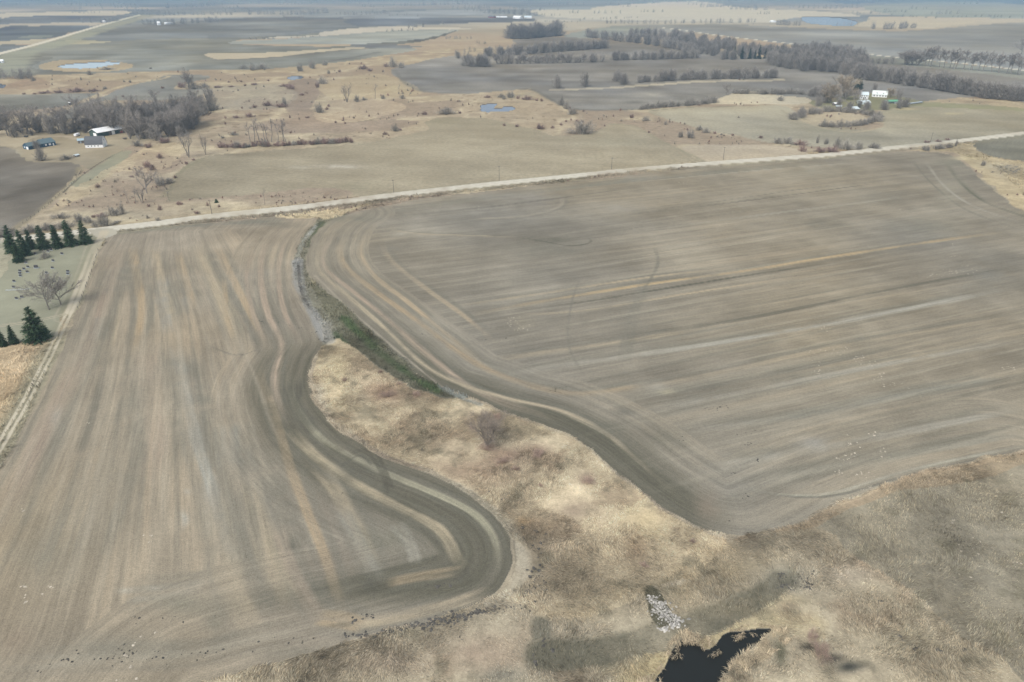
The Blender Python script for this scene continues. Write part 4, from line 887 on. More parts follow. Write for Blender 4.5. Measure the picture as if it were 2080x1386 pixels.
for k in range(34):
    t_ = k / 34 * 6.283
    if 2.0 < t_ < 3.0: continue
    x = 1697 + 86 * math.cos(t_) + rnd.uniform(-3, 3); y = 243 + 15 * math.sin(t_) + rnd.uniform(-1, 1)
    place_shrub('g', x, y, rnd.uniform(18, 24), rnd.uniform(8, 13) if math.sin(t_) < .2 else rnd.uniform(10, 15), 'grey bush in the ring of brush round the dry basin', 'ring of brush round the dry basin')
for x, y, a_, b__, l in ((786, 806, 36, 15, 'reddish thicket in the upper reeds, the widest one'), (846, 803, 20, 11, 'dark red bush at the foot of the green slope'), (773, 757, 12, 8, 'small dark bush on the upper edge of the reeds'), (811, 782, 13, 9, 'small reddish bush between two others on the reed edge'),
    (1092, 926, 32, 15, 'dark reddish bush right of the lone bare tree'), (1196, 981, 24, 15, 'purple-brown bush near the right reed edge'), (1022, 940, 30, 17, 'reddish bush just below right of the lone bare tree'), (1048, 955, 18, 12, 'small reddish bush below the lone bare tree'), (990, 912, 34, 12, 'reddish brush round the foot of the lone bare tree'),
    (1098, 988, 10, 8, 'tiny bush in the middle of the reeds'), (1406, 1102, 14, 10, 'small purple bush below the corner of the right field'), (1308, 1150, 18, 12, 'brown bush in the lower reeds above the riprap'), (1650, 1296, 36, 18, 'brown bush on the reed bank right of the dark pond'), (1668, 1330, 44, 26, 'grey-brown bush with dark foot at the lower edge'),
    (1010, 850, 24, 10, 'faint reddish bush up slope of the lone bare tree'), (960, 872, 16, 9, 'faint reddish bush left of the lone bare tree'), (700, 775, 14, 12, 'grey bush in the pale upper reeds')):
    place_shrub('f', x, y, a_, b__ * .8, l, None)
KINDS['scrub'] = [(None, None, join([shrub(s_, c_, 26, .07)]).mesh('scrub', MT)) for s_, c_ in ((81, (.24, .20, .17)), (82, (.23, .155, .13)), (83, (.25, .23, .19)))]
# -- woods and far belts that read as one mass
def mass(name, pts, h0, h1, label, kd='belt', name_cat='wood', lod=1):
    g = Geo(); vv = []; tris = []; quads_ = []; cols = []; n0 = 0
    src = []
    for tr, cr, wh in KINDS[kd]:
        me = wh; nv = len(me.vertices); v = np.empty(nv * 3, np.float32); me.vertices.foreach_get('co', v); v = v.reshape(-1, 3)
        c4 = np.empty(nv * 4, np.float32); me.attributes['albedo'].data.foreach_get('color', c4); c4 = c4.reshape(-1, 4)[:, :3]
        li = np.empty(len(me.loops), np.int32); me.loops.foreach_get('vertex_index', li)
        ls = np.empty(len(me.polygons), np.int32); me.polygons.foreach_get('loop_start', ls); lt = np.empty(len(me.polygons), np.int32); me.polygons.foreach_get('loop_total', lt)
        q = li[ls[lt == 4][:, None] + np.arange(4)] if (lt == 4).any() else np.zeros((0, 4), np.int32); t = li[ls[lt == 3][:, None] + np.arange(3)]
        t = t[:: lod]
        src.append((v, q, t, c4))
    for x, y in pts:
        v, q, t, c4 = src[rnd.randrange(len(src))]
        X, Y = at(x, y); s = hm(y, rnd.uniform(h0, h1)); a_ = rnd.uniform(0, 6.28); w_ = s * rnd.uniform(1.1, 1.5)
        ca, sa = math.cos(a_), math.sin(a_)
        W = np.stack([(v[:, 0] * ca - v[:, 1] * sa) * w_ + X, (v[:, 0] * sa + v[:, 1] * ca) * w_ + Y, v[:, 2] * s], 1)
        vv.append(W); tris.append(t + n0); quads_.append(q + n0) if lod < 3 else None; cols.append(c4 * rnd.uniform(.8, 1.2)); n0 += len(v)
    fs = [np.vstack(tris)] + ([np.vstack(quads_)] if quads_ and sum(len(q_) for q_ in quads_) else [])
    o = mesh_obj(name, np.vstack(vv), fs, MT, attrs={'albedo': ('FLOAT_COLOR', np.vstack(cols))}); tag(o, label, name_cat, None, 'stuff'); return o
def fill(s, n):
    p = catmull(P(s), 4, True); g = G(p); o = []
    lo, hi = g.min(0), g.max(0)
    while len(o) < n:
        X = rnd.uniform(lo[0], hi[0]); Y = rnd.uniform(lo[1], hi[1]); a_, b__ = proj(X, Y)
        if len(inpoly(np.array([a_]), np.array([b__]), p)): o.append((float(a_), float(b__)))
    return o
mass('wood', fill('1556,128 1590,118 1640,108 1700,112 1760,130 1768,148 1735,158 1680,148 1620,146 1580,136', 150), 18, 26, 'dense grey-brown leafless wood left of the right farmstead')
mass('wood', fill('1343,78 1400,80 1440,88 1500,98 1560,106 1640,108 1600,120 1540,121 1460,121 1430,112 1400,98 1340,90', 130), 14, 20, 'leafless woods filling the double belt towards the far road')
mass('wood', along('1270,76 1310,76 1348,80', 12, 10), 15, 19, 'upper line of the long double belt')
mass('brush', fill('0,282 60,276 150,274 200,268 200,240 120,245 0,255', 26), 10, 24, 'leafless brush and saplings under the grove behind the blue house')
mass('brush', fill('180,262 230,270 300,284 350,284 392,262 420,236 426,222 380,225 300,232 220,238', 110), 14, 34, 'leafless brush and saplings filling the grove behind the white-roofed shed')
wgt_ = np.where((reg == 0) & (PY > 128) & (PY < 470) & (PX > 0) & (PX < 2080) & (GY > 300), 1.0, 0) * ((np.abs(Lc - .2) < .05) * 1.0 + (vn(GX / 24, GY / 24, 77) > .55) * .5 + .02)
pk = np.random.default_rng(3).choice(N, 620, False, wgt_ / wgt_.sum())
mass('scrub', [(float(PX[i_]), float(PY[i_])) for i_ in pk], 1.5, 4.5, 'tiny low scrub tufts strewn through the pasture beyond the road', kd='scrub', name_cat='scrub')
mass('far_woods', [(rnd.uniform(0, 2080), 3 + 50 * rnd.random() ** 1.6) for _ in range(40)] + sum([[(x0 + k * rnd.uniform(4, 9), y0 + rnd.uniform(-.6, .6)) for k in range(rnd.randrange(4, 13))] for x0, y0 in [(rnd.uniform(-20, 2060), 2 + 30 * rnd.random()) for _ in range(42)]], []), 3, 7, 'small blue-grey woods and belts scattered below the horizon', lod=3)
FB = [('284,31 400,31 480,31', 26, 6, 8, 'blue-grey shelterbelt at the end of the far left road'), ('500,30 600,30 668,27', 26, 7, 11, 'blue-grey shelterbelt right of the gap'), ('288,49 350,50 440,45', 24, 8, 12, 'grove round the white far farmhouse'), ('172,47 205,47 242,43', 12, 7, 10, 'small grove left of the far left road'),
  ('120,11 200,13 285,11', 20, 5, 7, 'far blue belt at the upper left'), ('330,18 380,16 440,12', 18, 7, 11, 'far blue wood above the shelterbelts'), ('700,31 760,30 790,28', 12, 6, 8, 'far belt left of the pale hill'), ('812,13 870,11 960,8', 22, 6, 9, 'far blue belt at the top centre'), ('918,20 960,19 1000,17', 12, 6, 9, 'far grove left of the long white barn'),
  ('980,27 1030,28 1090,33', 20, 7, 11, 'grove behind the long white barn'), ('1222,48 1330,49 1450,47 1540,46', 40, 6, 9, 'long thin belt below the pale hill'), ('1576,51 1600,52 1630,53', 9, 8, 12, 'grove left of the blue lake'), ('1095,32 1140,32', 8, 3, 5, 'low scrub right of the far farm'), ('1180,40 1240,39 1300,37', 14, 3, 5, 'low scrub on the pale hill foot'),
  ('1765,59 1800,60 1862,57', 20, 8, 15, 'bushy wood right of the blue lake'), ('1700,51 1745,52', 6, 4, 6, 'scrub on the lake shore'), ('1480,19 1560,21', 14, 5, 8, 'far blue wood above the lake'), ('1600,17 1680,18 1740,17', 18, 5, 9, 'far blue wood at the upper right'), ('1400,10 1480,13', 12, 4, 6, 'far scrub patch on the pale hill'), ('1885,30 1950,28', 10, 5, 8, 'far wood below the pale ridge'),
  ('-20,158 30,160 72,158', 22, 14, 20, 'leafless thicket at the left edge below the oval pond'), ('773,65 810,64 840,61', 12, 4, 6, 'low belt on the tan strip'), ('822,57 860,55', 8, 6, 8, 'small far grove above the low belt'), ('515,81 548,79', 7, 4, 6, 'scrub at the left end of the tan strip'), ('575,79 650,74', 9, 2.5, 4, 'thin scrub along the tan strip'), ('1050,4 1150,3', 12, 3, 5, 'farthest belt at the top centre'), ('560,10 640,8', 12, 4, 6, 'farthest belt left of centre'),
  ('1930,36 2000,34 2080,38', 14, 3, 5, 'scrub along the far right slope'), ('1835,34 1900,38', 8, 3, 5, 'scrub patch on the slope above the wood'), ('1100,45 1170,46', 12, 2.5, 4, 'thin dark scrub line right of the square grove'), ('1380,2 1500,6', 12, 3, 5, 'far belt above the pale hill'), ('650,6 800,3', 16, 3, 5, 'blue belt on the skyline left of centre'), ('0,6 100,4', 10, 3, 5, 'blue belt on the skyline at far left'),
  ('900,79 960,80', 8, 4, 6, 'scrub in the tan pasture beyond the fields'), ('960,88 988,90', 4, 4, 6, 'dark scrub patch left of the square grove'), ('905,77 935,79', 4, 4, 5, 'scrub dots on the tan pasture'), ('918,118 960,105 975,103', 5, 8, 11, 'sparse scrub by the field corner')]
for s, n, h0, h1, l in FB: mass('shelterbelt', along(s, n, 12), h0, h1, l, lod=3, name_cat='shelterbelt')

# ------------------------------------------------------------------ blades of dry grass and reeds
rg_ = np.random.default_rng(12)
def strands(name, label, polys, dens, length, width, tint=(1, 1, 1), regs=(MG,), cat='grass', lift=.45, flow=None, ref=200., var=.26, maxn=170000):
    p = catmull(P(polys), 4, True); p_ = p.copy(); p_[:, 1] = np.maximum(p_[:, 1], -10); g = G(p_)
    lo, hi = g.min(0), g.max(0); n = int((hi[0] - lo[0]) * (hi[1] - lo[1]) * dens)
    n = min(n, 2500000)
    X = rg_.uniform(lo[0], hi[0], n); Y = rg_.uniform(lo[1], hi[1], n)
    px, py = proj(X, Y)
    k = (px > -60) & (px < 2140) & (py < 1460); X, Y, px, py = X[k], Y[k], px[k], py[k]
    k = inpoly(px, py, p); X, Y = X[k], Y[k]
    D = np.sqrt(X ** 2 + Y ** 2 + H * H); k = rg_.uniform(0, 1, len(X)) < np.clip((ref / D) ** 2, .05, 1); X, Y, D = X[k], Y[k], D[k]
    c, rr = albedo_at(X, Y); k = np.isin(rr, regs); X, Y, D, c = X[k], Y[k], D[k], c[k]
    if len(X) > maxn: k = rg_.choice(len(X), maxn, False); X, Y, D, c = X[k], Y[k], D[k], c[k]
    n = len(X)
    a1 = fbm(X, Y, 16, 301, 3) * 4.2 + vn(X / 45, Y / 45, 305) * 2.0 + 1.2
    cl = vn(X / 1.3, Y / 1.3, 307); a1 = a1 + cl * .6 + rg_.normal(size=n) * .30
    L = length * rg_.uniform(.5, 1.3, n) * (1 + .3 * cl); dx = np.cos(a1); dy = np.sin(a1)
    wd = width * rg_.uniform(.6, 1.4, n) * np.clip(D / 200, 1, 2.2)
    pt_ = vn(X / 9, Y / 9, 313); L = L * (1 + .35 * pt_); lift_ = lift * rg_.uniform(.4, 1.3, n) * (1 + .6 * vn(X / 3.1, Y / 3.1, 311)) * (1 + .5 * pt_)
    sx, sy = -dy * wd / 2, dx * wd / 2
    _, Zs = None, np.zeros(n)
    V = np.empty((n, 5, 3)); x1 = X + dx * L * .45; y1 = Y + dy * L * .45; x2 = X + dx * L; y2 = Y + dy * L
    V[:, 0] = np.stack([X - sx * .6, Y - sy * .6, np.full(n, -.15)], 1); V[:, 1] = np.stack([X + sx * .6, Y + sy * .6, np.full(n, -.15)], 1)
    V[:, 2] = np.stack([x1 - sx, y1 - sy, lift_ * L * .55], 1); V[:, 3] = np.stack([x1 + sx, y1 + sy, lift_ * L * .55], 1)
    V[:, 4] = np.stack([x2, y2, lift_ * L * .42], 1)
    i0 = np.arange(n) * 5
    f4 = np.stack([i0, i0 + 1, i0 + 3, i0 + 2], 1); f3 = np.stack([i0 + 2, i0 + 3, i0 + 4], 1)
    sh = (1.04 + var * rg_.normal(size=(n, 1)) * .75 + .20 * cl[:, None] + .15 * vn(X / 4.5, Y / 4.5, 331)[:, None] - .38 * (np.clip(fbm(X, Y, 3.4, 341, 2) * 3 - .75, 0, 1))[:, None])
    cc = c * np.array(tint) * np.clip(sh, .35, 1.7)
    hue = rg_.normal(size=(n, 1)) * .035; cc = cc * np.concatenate([1 + hue, np.ones((n, 1)), 1 - hue], 1)
    o = mesh_obj(name, V.reshape(-1, 3), [f4, f3], MSt, attrs={'albedo': ('FLOAT_COLOR', np.repeat(np.clip(cc, .02, .75), 5, 0))})
    tag(o, label, cat, None, 'stuff'); print(name, n); return o
ALLP = '560,690 1000,780 1500,1060 2140,900 2140,1460 300,1460 560,1340 1040,1200 1060,1100 640,850 560,760'
strands('reeds', 'swirled dry tan reeds lodged flat in the waterway and marsh', ALLP, 16, .92, .085, (1.34, 1.33, 1.35), regs=(MG, 0), maxn=290000, lift=.3, var=.45)
strands('marsh_grass', 'short tufted dry grass between the reeds', ALLP, 7, .7, .08, (1.15, 1.15, 1.15), regs=(MG, 0, MW), lift=.6, var=.5, maxn=120000)
strands('marsh_grass', 'fine grey-brown short growth covering the lower right slope', '1560,1080 1750,990 2140,880 2140,1460 1800,1460 1600,1200', 11, .62, .07, (1.14, 1.13, 1.10), regs=(M2,), lift=.9, var=.45, maxn=150000)
def pond_reeds():
    pl = G(catmull(P(ponds[0][1]), 4, True)); pl = np.vstack([pl, pl[:1]]); lo, hi = pl.min(0) - 4, pl.max(0) + 4
    n = 60000; X = rg_.uniform(lo[0], hi[0], n); Y = rg_.uniform(lo[1], hi[1], n); d, _, _ = dist_line(X, Y, pl); _, rr = albedo_at(X, Y)
    cl = fbm(X, Y, 2.6, 401, 2); w1 = (rr >= POND0)
    k = (~w1 & (d < 2.2) & (cl > -.1)) | (w1 & (d < .7) & (cl > .1)) | (w1 & (d < 3.5) & (cl > .6)); X, Y, cl = X[k], Y[k], cl[k]; n = len(X)
    a1 = vn(X / 3, Y / 3, 403) * 6 + rg_.normal(size=n) * .5; L = rg_.uniform(.5, 1.3, n); wd = rg_.uniform(.03, .08, n); dx, dy = np.cos(a1), np.sin(a1); lf = rg_.uniform(.3, 1.1, n)
    V = np.empty((n, 5, 3)); sx, sy = -dy * wd, dx * wd; z0 = np.full(n, -.35)
    V[:, 0] = np.stack([X - sx * .4, Y - sy * .4, z0], 1); V[:, 1] = np.stack([X + sx * .4, Y + sy * .4, z0], 1)
    x1, y1 = X + dx * L * .4, Y + dy * L * .4
    V[:, 2] = np.stack([x1 - sx / 2, y1 - sy / 2, L * lf * .7], 1); V[:, 3] = np.stack([x1 + sx / 2, y1 + sy / 2, L * lf * .7], 1); V[:, 4] = np.stack([X + dx * L, Y + dy * L, L * lf * .55], 1)
    i0 = np.arange(n) * 5; c = np.array((.46, .38, .26)) * np.clip(1 + .35 * rg_.normal(size=(n, 1)), .25, 1.6)
    tag(mesh_obj('reeds', V.reshape(-1, 3), [np.stack([i0, i0 + 1, i0 + 3, i0 + 2], 1), np.stack([i0 + 2, i0 + 3, i0 + 4], 1)], MSt, attrs={'albedo': ('FLOAT_COLOR', np.repeat(np.clip(c, .02, .7), 5, 0))}), 'ragged pale reeds standing round and in the edge of the dark pond', 'reeds', None, 'stuff')
pond_reeds()
strands('green_grass', 'dark green and olive grass on the slope of the upper waterway', '560,430 720,430 960,830 640,720', 9, 1.0, .12, (1, 1, 1), regs=(WG,), lift=.8, var=.4, maxn=50000)
strands('verge_grass', 'rough tan grass left of the farm track', '-60,700 130,640 120,700 0,960 -60,1050', 8, 1.1, .12, (1, 1, 1), regs=(0,), lift=.6, maxn=40000)
strands('ditch_grass', 'dry grass along the gravel road and in the ditches', '130,480 640,410 1000,366 1960,286 2140,300 2140,470 1900,300 1000,396 640,450 200,500', 3, 1.3, .14, (1, 1, 1), regs=(0,), lift=.6, maxn=40000, ref=400)

# ------------------------------------------------------------------ clods, stones, straw
def lumps(name, label, spots, size, c, flat=.5, var=.3, cat='clod', mat=None, mult=1.0):
    """spots: list of (x, y, rx, ry, n) in photo pixels"""
    base = np.array([(1, 0, 0), (-1, 0, 0), (0, 1, 0), (0, -1, 0), (0, 0, 1), (.7, .7, 0), (-.7, .7, 0), (-.7, -.7, 0), (.7, -.7, 0)], float)
    order = [0, 5, 2, 6, 1, 7, 3, 8]; f = np.array([(4, order[i], order[(i + 1) % 8]) for i in range(8)])
    V = []; Fc = []; Cc = []; n0 = 0
    for x, y, rx, ry, n in spots:
        for _ in range(int(n * mult)):
            px = x + rx * rg_.normal() * .55; py = y + ry * rg_.normal() * .55; X, Y = at(px, py)
            s = size * rg_.uniform(.5, 1.5); b = base * (1 + .25 * rg_.normal(size=(9, 1))) * s * [rg_.uniform(.8, 1.3), rg_.uniform(.7, 1.1), flat]
            an = rg_.uniform(0, 6.28); b = b @ np.array([[math.cos(an), math.sin(an), 0], [-math.sin(an), math.cos(an), 0], [0, 0, 1]])
            V.append(b + [X, Y, .02]); Fc.append(f + n0); Cc.append(np.tile(np.array(c) * rg_.uniform(1 - var, 1 + var), (9, 1))); n0 += 9
    o = mesh_obj(name, np.vstack(V), [np.vstack(Fc)], mat or MSt, attrs={'albedo': ('FLOAT_COLOR', np.vstack(Cc))}); tag(o, label, cat, None, 'stuff'); return o
def T(s): return [tuple(float(c) for c in t.split(',')) for t in s.split()]
lumps('soil_mounds', 'small dark mounds of fresh soil round the marsh and the field edge', T('''1085,1170,14,24,16 1075,1210,16,14,14 1050,1235,26,8,22 1010,1240,14,6,16 975,1243,22,6,26 935,1250,26,7,30 900,1262,30,8,26 860,1270,34,8,22 820,1278,30,8,16 780,1286,30,8,10 740,1292,20,6,6 700,1290,14,6,4
1095,1100,10,30,8 1060,1075,6,6,4 1020,1015,4,4,3 990,995,6,5,3 878,953,3,3,2 860,915,3,3,2 1108,1095,2,2,1 1108,1190,3,12,4 1585,1168,12,8,8 1600,1190,16,6,10 1640,1188,14,8,10 1625,1170,24,10,8 1655,1165,14,8,6 1610,1200,6,3,3 1735,1192,5,2,3 1788,1222,4,3,3 1860,1315,8,5,5 1905,1320,6,3,3 1830,1300,10,10,4 1805,1360,5,4,3 1950,1330,20,14,5
1085,1335,3,14,5 1087,1350,3,3,3 1120,1320,5,3,4 1105,1300,2,14,4 1000,1268,20,8,5 945,1300,10,6,3 750,1250,24,6,5 720,1260,14,5,4 890,1190,18,6,5'''), .29, (.09, .085, .075), .4, mult=1.7)
lumps('soil_mounds', 'scattered dark clods on the tilled fields', T('''1130,790,14,5,7 1150,784,4,2,2 1460,828,24,5,12 1440,832,14,3,6 1530,880,20,8,5 1520,900,18,6,5 1540,935,8,3,4 1490,962,8,4,3 1380,890,10,8,4 1520,1005,14,8,4 1480,1060,4,3,3 1640,545,16,4,6 1620,562,8,3,4 1480,590,3,2,1 900,680,60,3,5 835,674,3,2,1 990,690,20,3,3 1030,688,6,2,2
528,653,12,2,6 566,655,4,2,3 586,660,4,2,3 608,666,4,2,3 622,670,4,2,3 640,676,8,3,5 648,688,4,3,3 700,1000,6,4,2 255,1340,70,20,30 120,1340,60,26,12 420,1330,70,12,14 330,1260,60,14,10 600,1300,50,8,8'''), .20, (.085, .08, .07), .4)
lumps('straw_clumps', 'pale straw and stone specks scattered over the tilled fields', T('''1700,712,36,8,22 1745,728,14,6,14 1765,738,14,5,10 1790,765,8,12,9 1792,778,8,8,7 1815,782,10,5,4 1830,780,3,2,2 1845,789,3,2,2 1665,756,14,8,6 1680,768,10,4,4 1660,735,10,12,5 1640,715,16,5,5 1680,665,14,8,8 2055,748,14,4,8 1730,900,14,24,10 1720,930,16,10,10 1745,965,24,6,10 1700,960,10,8,7 1790,915,18,12,8 1780,880,20,8,6 1760,990,14,6,6 1695,1024,6,3,4 1770,1000,14,4,6
1940,552,40,5,26 1900,560,18,5,10 1960,540,16,5,8 1945,520,20,4,8 1935,500,4,5,4 1465,462,10,7,12 1475,470,10,3,6 1840,432,16,5,14 1860,435,10,3,5 1830,425,8,3,5 1400,372,30,5,18 1360,385,20,4,10 1340,384,8,3,6 1415,366,16,3,8 960,425,24,5,10 1040,655,20,12,22 1060,668,10,6,8 1320,185,26,5,12 1220,208,20,3,8 1350,182,16,3,6
48,1192,5,3,4 50,1210,3,8,4 52,1224,5,3,4 100,1192,8,4,5 84,1207,4,4,3 45,1035,4,3,3 295,1088,8,2,3 303,1100,4,2,3 270,1308,5,4,4 255,1330,5,3,4 266,1354,6,3,4 285,1293,5,3,3 240,1382,5,3,3 280,1378,4,3,3 320,1285,6,6,3 180,860,6,4,3
1935,1058,5,3,6 2040,1040,20,8,6 1990,1100,40,20,8 2020,1210,20,20,6 1970,1140,50,40,10 1870,1150,4,3,2 2060,1140,10,30,5'''), .20, (.38, .34, .27), .3, cat='straw', mult=1.2)
lumps('riprap', 'whitish field stones piled as riprap above the dark pond', [(1330, 1214, 12, 6, 30), (1338, 1228, 16, 8, 80), (1344, 1242, 20, 9, 110), (1356, 1254, 20, 10, 130), (1362, 1266, 20, 9, 120), (1344, 1272, 10, 7, 70), (1350, 1279, 8, 4, 25), (1375, 1262, 8, 6, 40), (1325, 1220, 7, 8, 20)], .27, (.40, .385, .35), .75, .55, cat='stone', mult=.8)
lumps('riprap', 'pale broken rocks in the marshy ditch at the right edge', [(2065, 346, 20, 8, 40), (2040, 340, 20, 5, 20)], .5, (.12, .12, .12), .5, .4, cat='stone')
# ------------------------------------------------------------------ buildings
def prism(me_v, me_f, poly_, x0, x1, closed=True):
    """extrude a y-z polygon along x"""
    n = len(poly_); b = len(me_v)
    for x in (x0, x1):
        for (y, z) in poly_: me_v.append((x, y, z))
    for i in range(n):
        j = (i + 1) % n; me_f.append((b + i, b + j, b + n + j, b + n + i))
    me_f.append(tuple(b + i for i in range(n))[::-1]); me_f.append(tuple(b + n + i for i in range(n)))
def pyobj(name, v, f, mat, parent=None):
    me = bpy.data.meshes.new(name); me.from_pydata([tuple(map(float, q)) for q in v], [], f); me.update()
    if mat: me.materials.append(mat)
    o = bpy.data.objects.new(name, me); COL.objects.link(o)
    if parent: o.parent = parent
    return o
def box(v, f, x0, x1, y0, y1, z0, z1):
    b = len(v)
    for z in (z0, z1):
        for y in (y0, y1):
            for x in (x0, x1): v.append((x, y, z))
    f += [(b, b + 2, b + 3, b + 1), (b + 4, b + 5, b + 7, b + 6), (b, b + 1, b + 5, b + 4), (b + 2, b + 6, b + 7, b + 3), (b, b + 4, b + 6, b + 2), (b + 1, b + 3, b + 7, b + 5)]
MATS = {}
def M_col(name, c, rough=.7, var=.12, sc_=.6, spec=.3):
    if name not in MATS: MATS[name] = simple(name, c, rough, var, sc_, spec)
    return MATS[name]
M_col('white paint', (.84, .85, .85)); M_col('white metal', (.90, .91, .89), .5); M_col('blue siding', (.045, .10, .155)); M_col('slate roof', (.11, .16, .175)); M_col('dark roof', (.10, .105, .11)); M_col('green wall', (.05, .085, .075)); M_col('glass', (.03, .04, .05), .2, .05, 1, .5)
M_col('green roof', (.13, .36, .22)); M_col('pale green roof', (.70, .76, .72)); M_col('pale metal', (.62, .70, .71), .5); M_col('weathered wood', (.16, .14, .12)); M_col('grey metal', (.34, .38, .40), .5); M_col('red paint', (.22, .05, .04)); M_col('grave stone', (.07, .07, .075), .5); M_col('pale stone', (.45, .47, .44)); M_col('rubber', (.03, .03, .03)); M_col('pole wood', (.13, .115, .10)); M_col('pale blue metal', (.36, .47, .52), .5)
def gable(w_, wh, rh): return [(0, wh), (w_ / 2, rh), (w_, wh)]
def arch(w_, wh, rh, n=5):
    o = [(0, wh)]
    for i in range(1, n): t = i / n; o.append((w_ / 2 * t ** 1.35, wh + (rh - wh) * math.sin(t * math.pi / 2 * .96)))
    o.append((w_ / 2, rh)); return o + [(w_ - y, z) for y, z in o[:-1][::-1]]
def building(name, label, cat, p0, p1, width, prof, wall, roof, openings=(), over=.35, chimneys=(), dormers=(), open_front=False):
    """front wall stands on the ground line p0-p1 (photo pixels); prof is the roof profile across the width"""
    a = np.array(at(*p0)); b = np.array(at(*p1)); d = b - a; L = float(np.hypot(*d)); an = math.atan2(d[1], d[0])
    o = bpy.data.objects.new(name, None); COL.objects.link(o); o.location = (a[0], a[1], 0); o.rotation_euler = (0, 0, an); tag(o, label, cat)
    W = width; v, f = [], []
    if not open_front: prism(v, f, [(0, -.3)] + prof + [(W, -.3)], 0, L)
    else:
        prism(v, f, [(W - .25, -.3), (W - .25, prof[-1][1]), (W, prof[-1][1]), (W, -.3)], 0, L)
        for x0, x1 in ((0, .25), (L - .25, L)): prism(v, f, [(0, -.3)] + prof + [(W - .26, prof[-1][1]), (W - .26, -.3)], x0, x1)
        for k in range(1, 5): box(v, f, L * k / 5 - .12, L * k / 5 + .12, .05, .3, -.3, prof[0][1] - .02)
    pyobj('wall', v, f, MATS[wall], o)
    v, f = [], []; th = .18
    s0 = (prof[1][1] - prof[0][1]) / max(prof[1][0] - prof[0][0], .05); ex = over
    e0 = (prof[0][0] - ex, prof[0][1] - ex * min(s0, 1.2)); e1 = (W + ex, e0[1])
    pr = [e0] + prof[1:-1] + [e1]; pr = [(y, z + .04) for y, z in pr]
    prism(v, f, pr + [(y, z + th) for y, z in pr[::-1]], -over, L + over); ro = pyobj('roof', v, f, MATS[roof], o)
    for (x, y, sz, ht) in chimneys:
        v, f = [], []; box(v, f, x - sz / 2, x + sz / 2, y - sz / 2, y + sz / 2, prof[0][1], ht); pyobj('chimney', v, f, MATS['weathered wood'], ro)
    for (x, wd) in dormers:
        v, f = [], []; z0 = prof[0][1] + .7; prism(v, f, [(.25 * W * .5, z0), (.25 * W * .5, z0 + 1.3), (W * .42, z0 + 1.7), (W * .42, z0)], x - wd / 2, x + wd / 2); pyobj('dormer', v, f, MATS[wall], ro)
        v, f = [], []; box(v, f, x - wd / 2 + .2, x + wd / 2 - .2, .125 * W - .04, .125 * W - .002, z0 + .35, z0 + 1.15); pyobj('window', v, f, MATS['glass'], o)
    for kind_, side, u0, u1, z0, z1, mt in openings:
        v, f = [], []
        if side == 'front': box(v, f, u0, u1, -.05, -.002, z0, z1)
        elif side == 'left': box(v, f, -.05, -.002, u0, u1, z0, z1)
        elif side == 'right': box(v, f, L + .002, L + .05, u0, u1, z0, z1)
        q = pyobj(kind_, v, f, MATS[mt], o)
        if kind_ == 'window':
            v, f = [], []; h_ = .07
            if side == 'front':
                for (A, B, C_, D_) in ((u0 - h_, u1 + h_, z1, z1 + h_), (u0 - h_, u1 + h_, z0 - h_, z0)): box(v, f, A, B, -.08, -.002, C_, D_)
            else:
                X0, X1 = (-.08, -.002) if side == 'left' else (L + .002, L + .08)
                for (A, B, C_, D_) in ((u0 - h_, u1 + h_, z1, z1 + h_), (u0 - h_, u1 + h_, z0 - h_, z0)): box(v, f, X0, X1, A, B, C_, D_)
            pyobj('frame', v, f, MATS['white paint'], q)
    return o, L
# left farm
building('farmhouse', 'low blue-sided house with slate roof, left wing with white-trimmed gable', 'house', (60, 304.5), (92, 298.5), 8.0, gable(8.0, 2.7, 4.9), 'blue siding', 'slate roof', (('door', 'left', 1.2, 3.8, 0, 2.2, 'white paint'), ('window', 'left', 5.2, 6.3, 1, 2.1, 'white paint'), ('window', 'front', 3, 4.4, 1, 2.1, 'glass'), ('window', 'front', 7, 8.4, 1, 2.1, 'glass')))
building('farmhouse', 'blue-sided right wing of the low house under a taller slate roof', 'house', (88, 299.6), (114, 295.0), 10.5, gable(10.5, 2.9, 5.7), 'blue siding', 'slate roof', (('window', 'front', 2, 3.4, 1, 2.2, 'white paint'), ('window', 'front', 5, 6.8, .9, 2.2, 'white paint'), ('door', 'front', 8.3, 9.3, 0, 2.1, 'white paint')), chimneys=((5, 6.5, .7, 6.3),))
building('barn', 'white barn with arched dark grey roof and a row of small windows', 'barn', (174, 301), (210, 300), 9.5, arch(9.5, 2.6, 8.6), 'white paint', 'dark roof', tuple(('window', 'front', 2 + 2.6 * k, 2.8 + 2.6 * k, 1.1, 1.9, 'glass') for k in range(4)) + (('door', 'right', 3.4, 6.1, 0, 2.6, 'pale metal'), ('window', 'right', 4.2, 5.2, 5.2, 6.2, 'glass')), over=.2)
building('shed', 'long open-fronted machine shed with bright white roof and dark green walls', 'shed', (200, 279), (252, 269.5), 12.0, gable(12.0, 4.0, 6.6), 'green wall', 'white metal', (('door', 'left', 2, 6.5, 0, 3.2, 'white paint'), ('door', 'front', 13.5, 16.5, 0, 3.1, 'white paint'), ('door', 'front', 10.5, 13.0, 0, 3.1, 'weathered wood')), over=.8)
building('shed', 'small shed with light blue-grey roof beside the white barn', 'shed', (159, 292), (171, 291), 5, gable(5, 2.4, 3.6), 'weathered wood', 'pale blue metal', (('door', 'front', 1.5, 2.6, 0, 2, 'grey metal'),))
building('shed', 'tiny white-roofed hutch by the low shrubs in the farmyard', 'shed', (154, 319.5), (162, 317.5), 2.4, gable(2.4, 1.1, 1.7), 'weathered wood', 'pale metal', (('door', 'front', .6, 1.4, 0, .9, 'grey metal'),), over=.2)
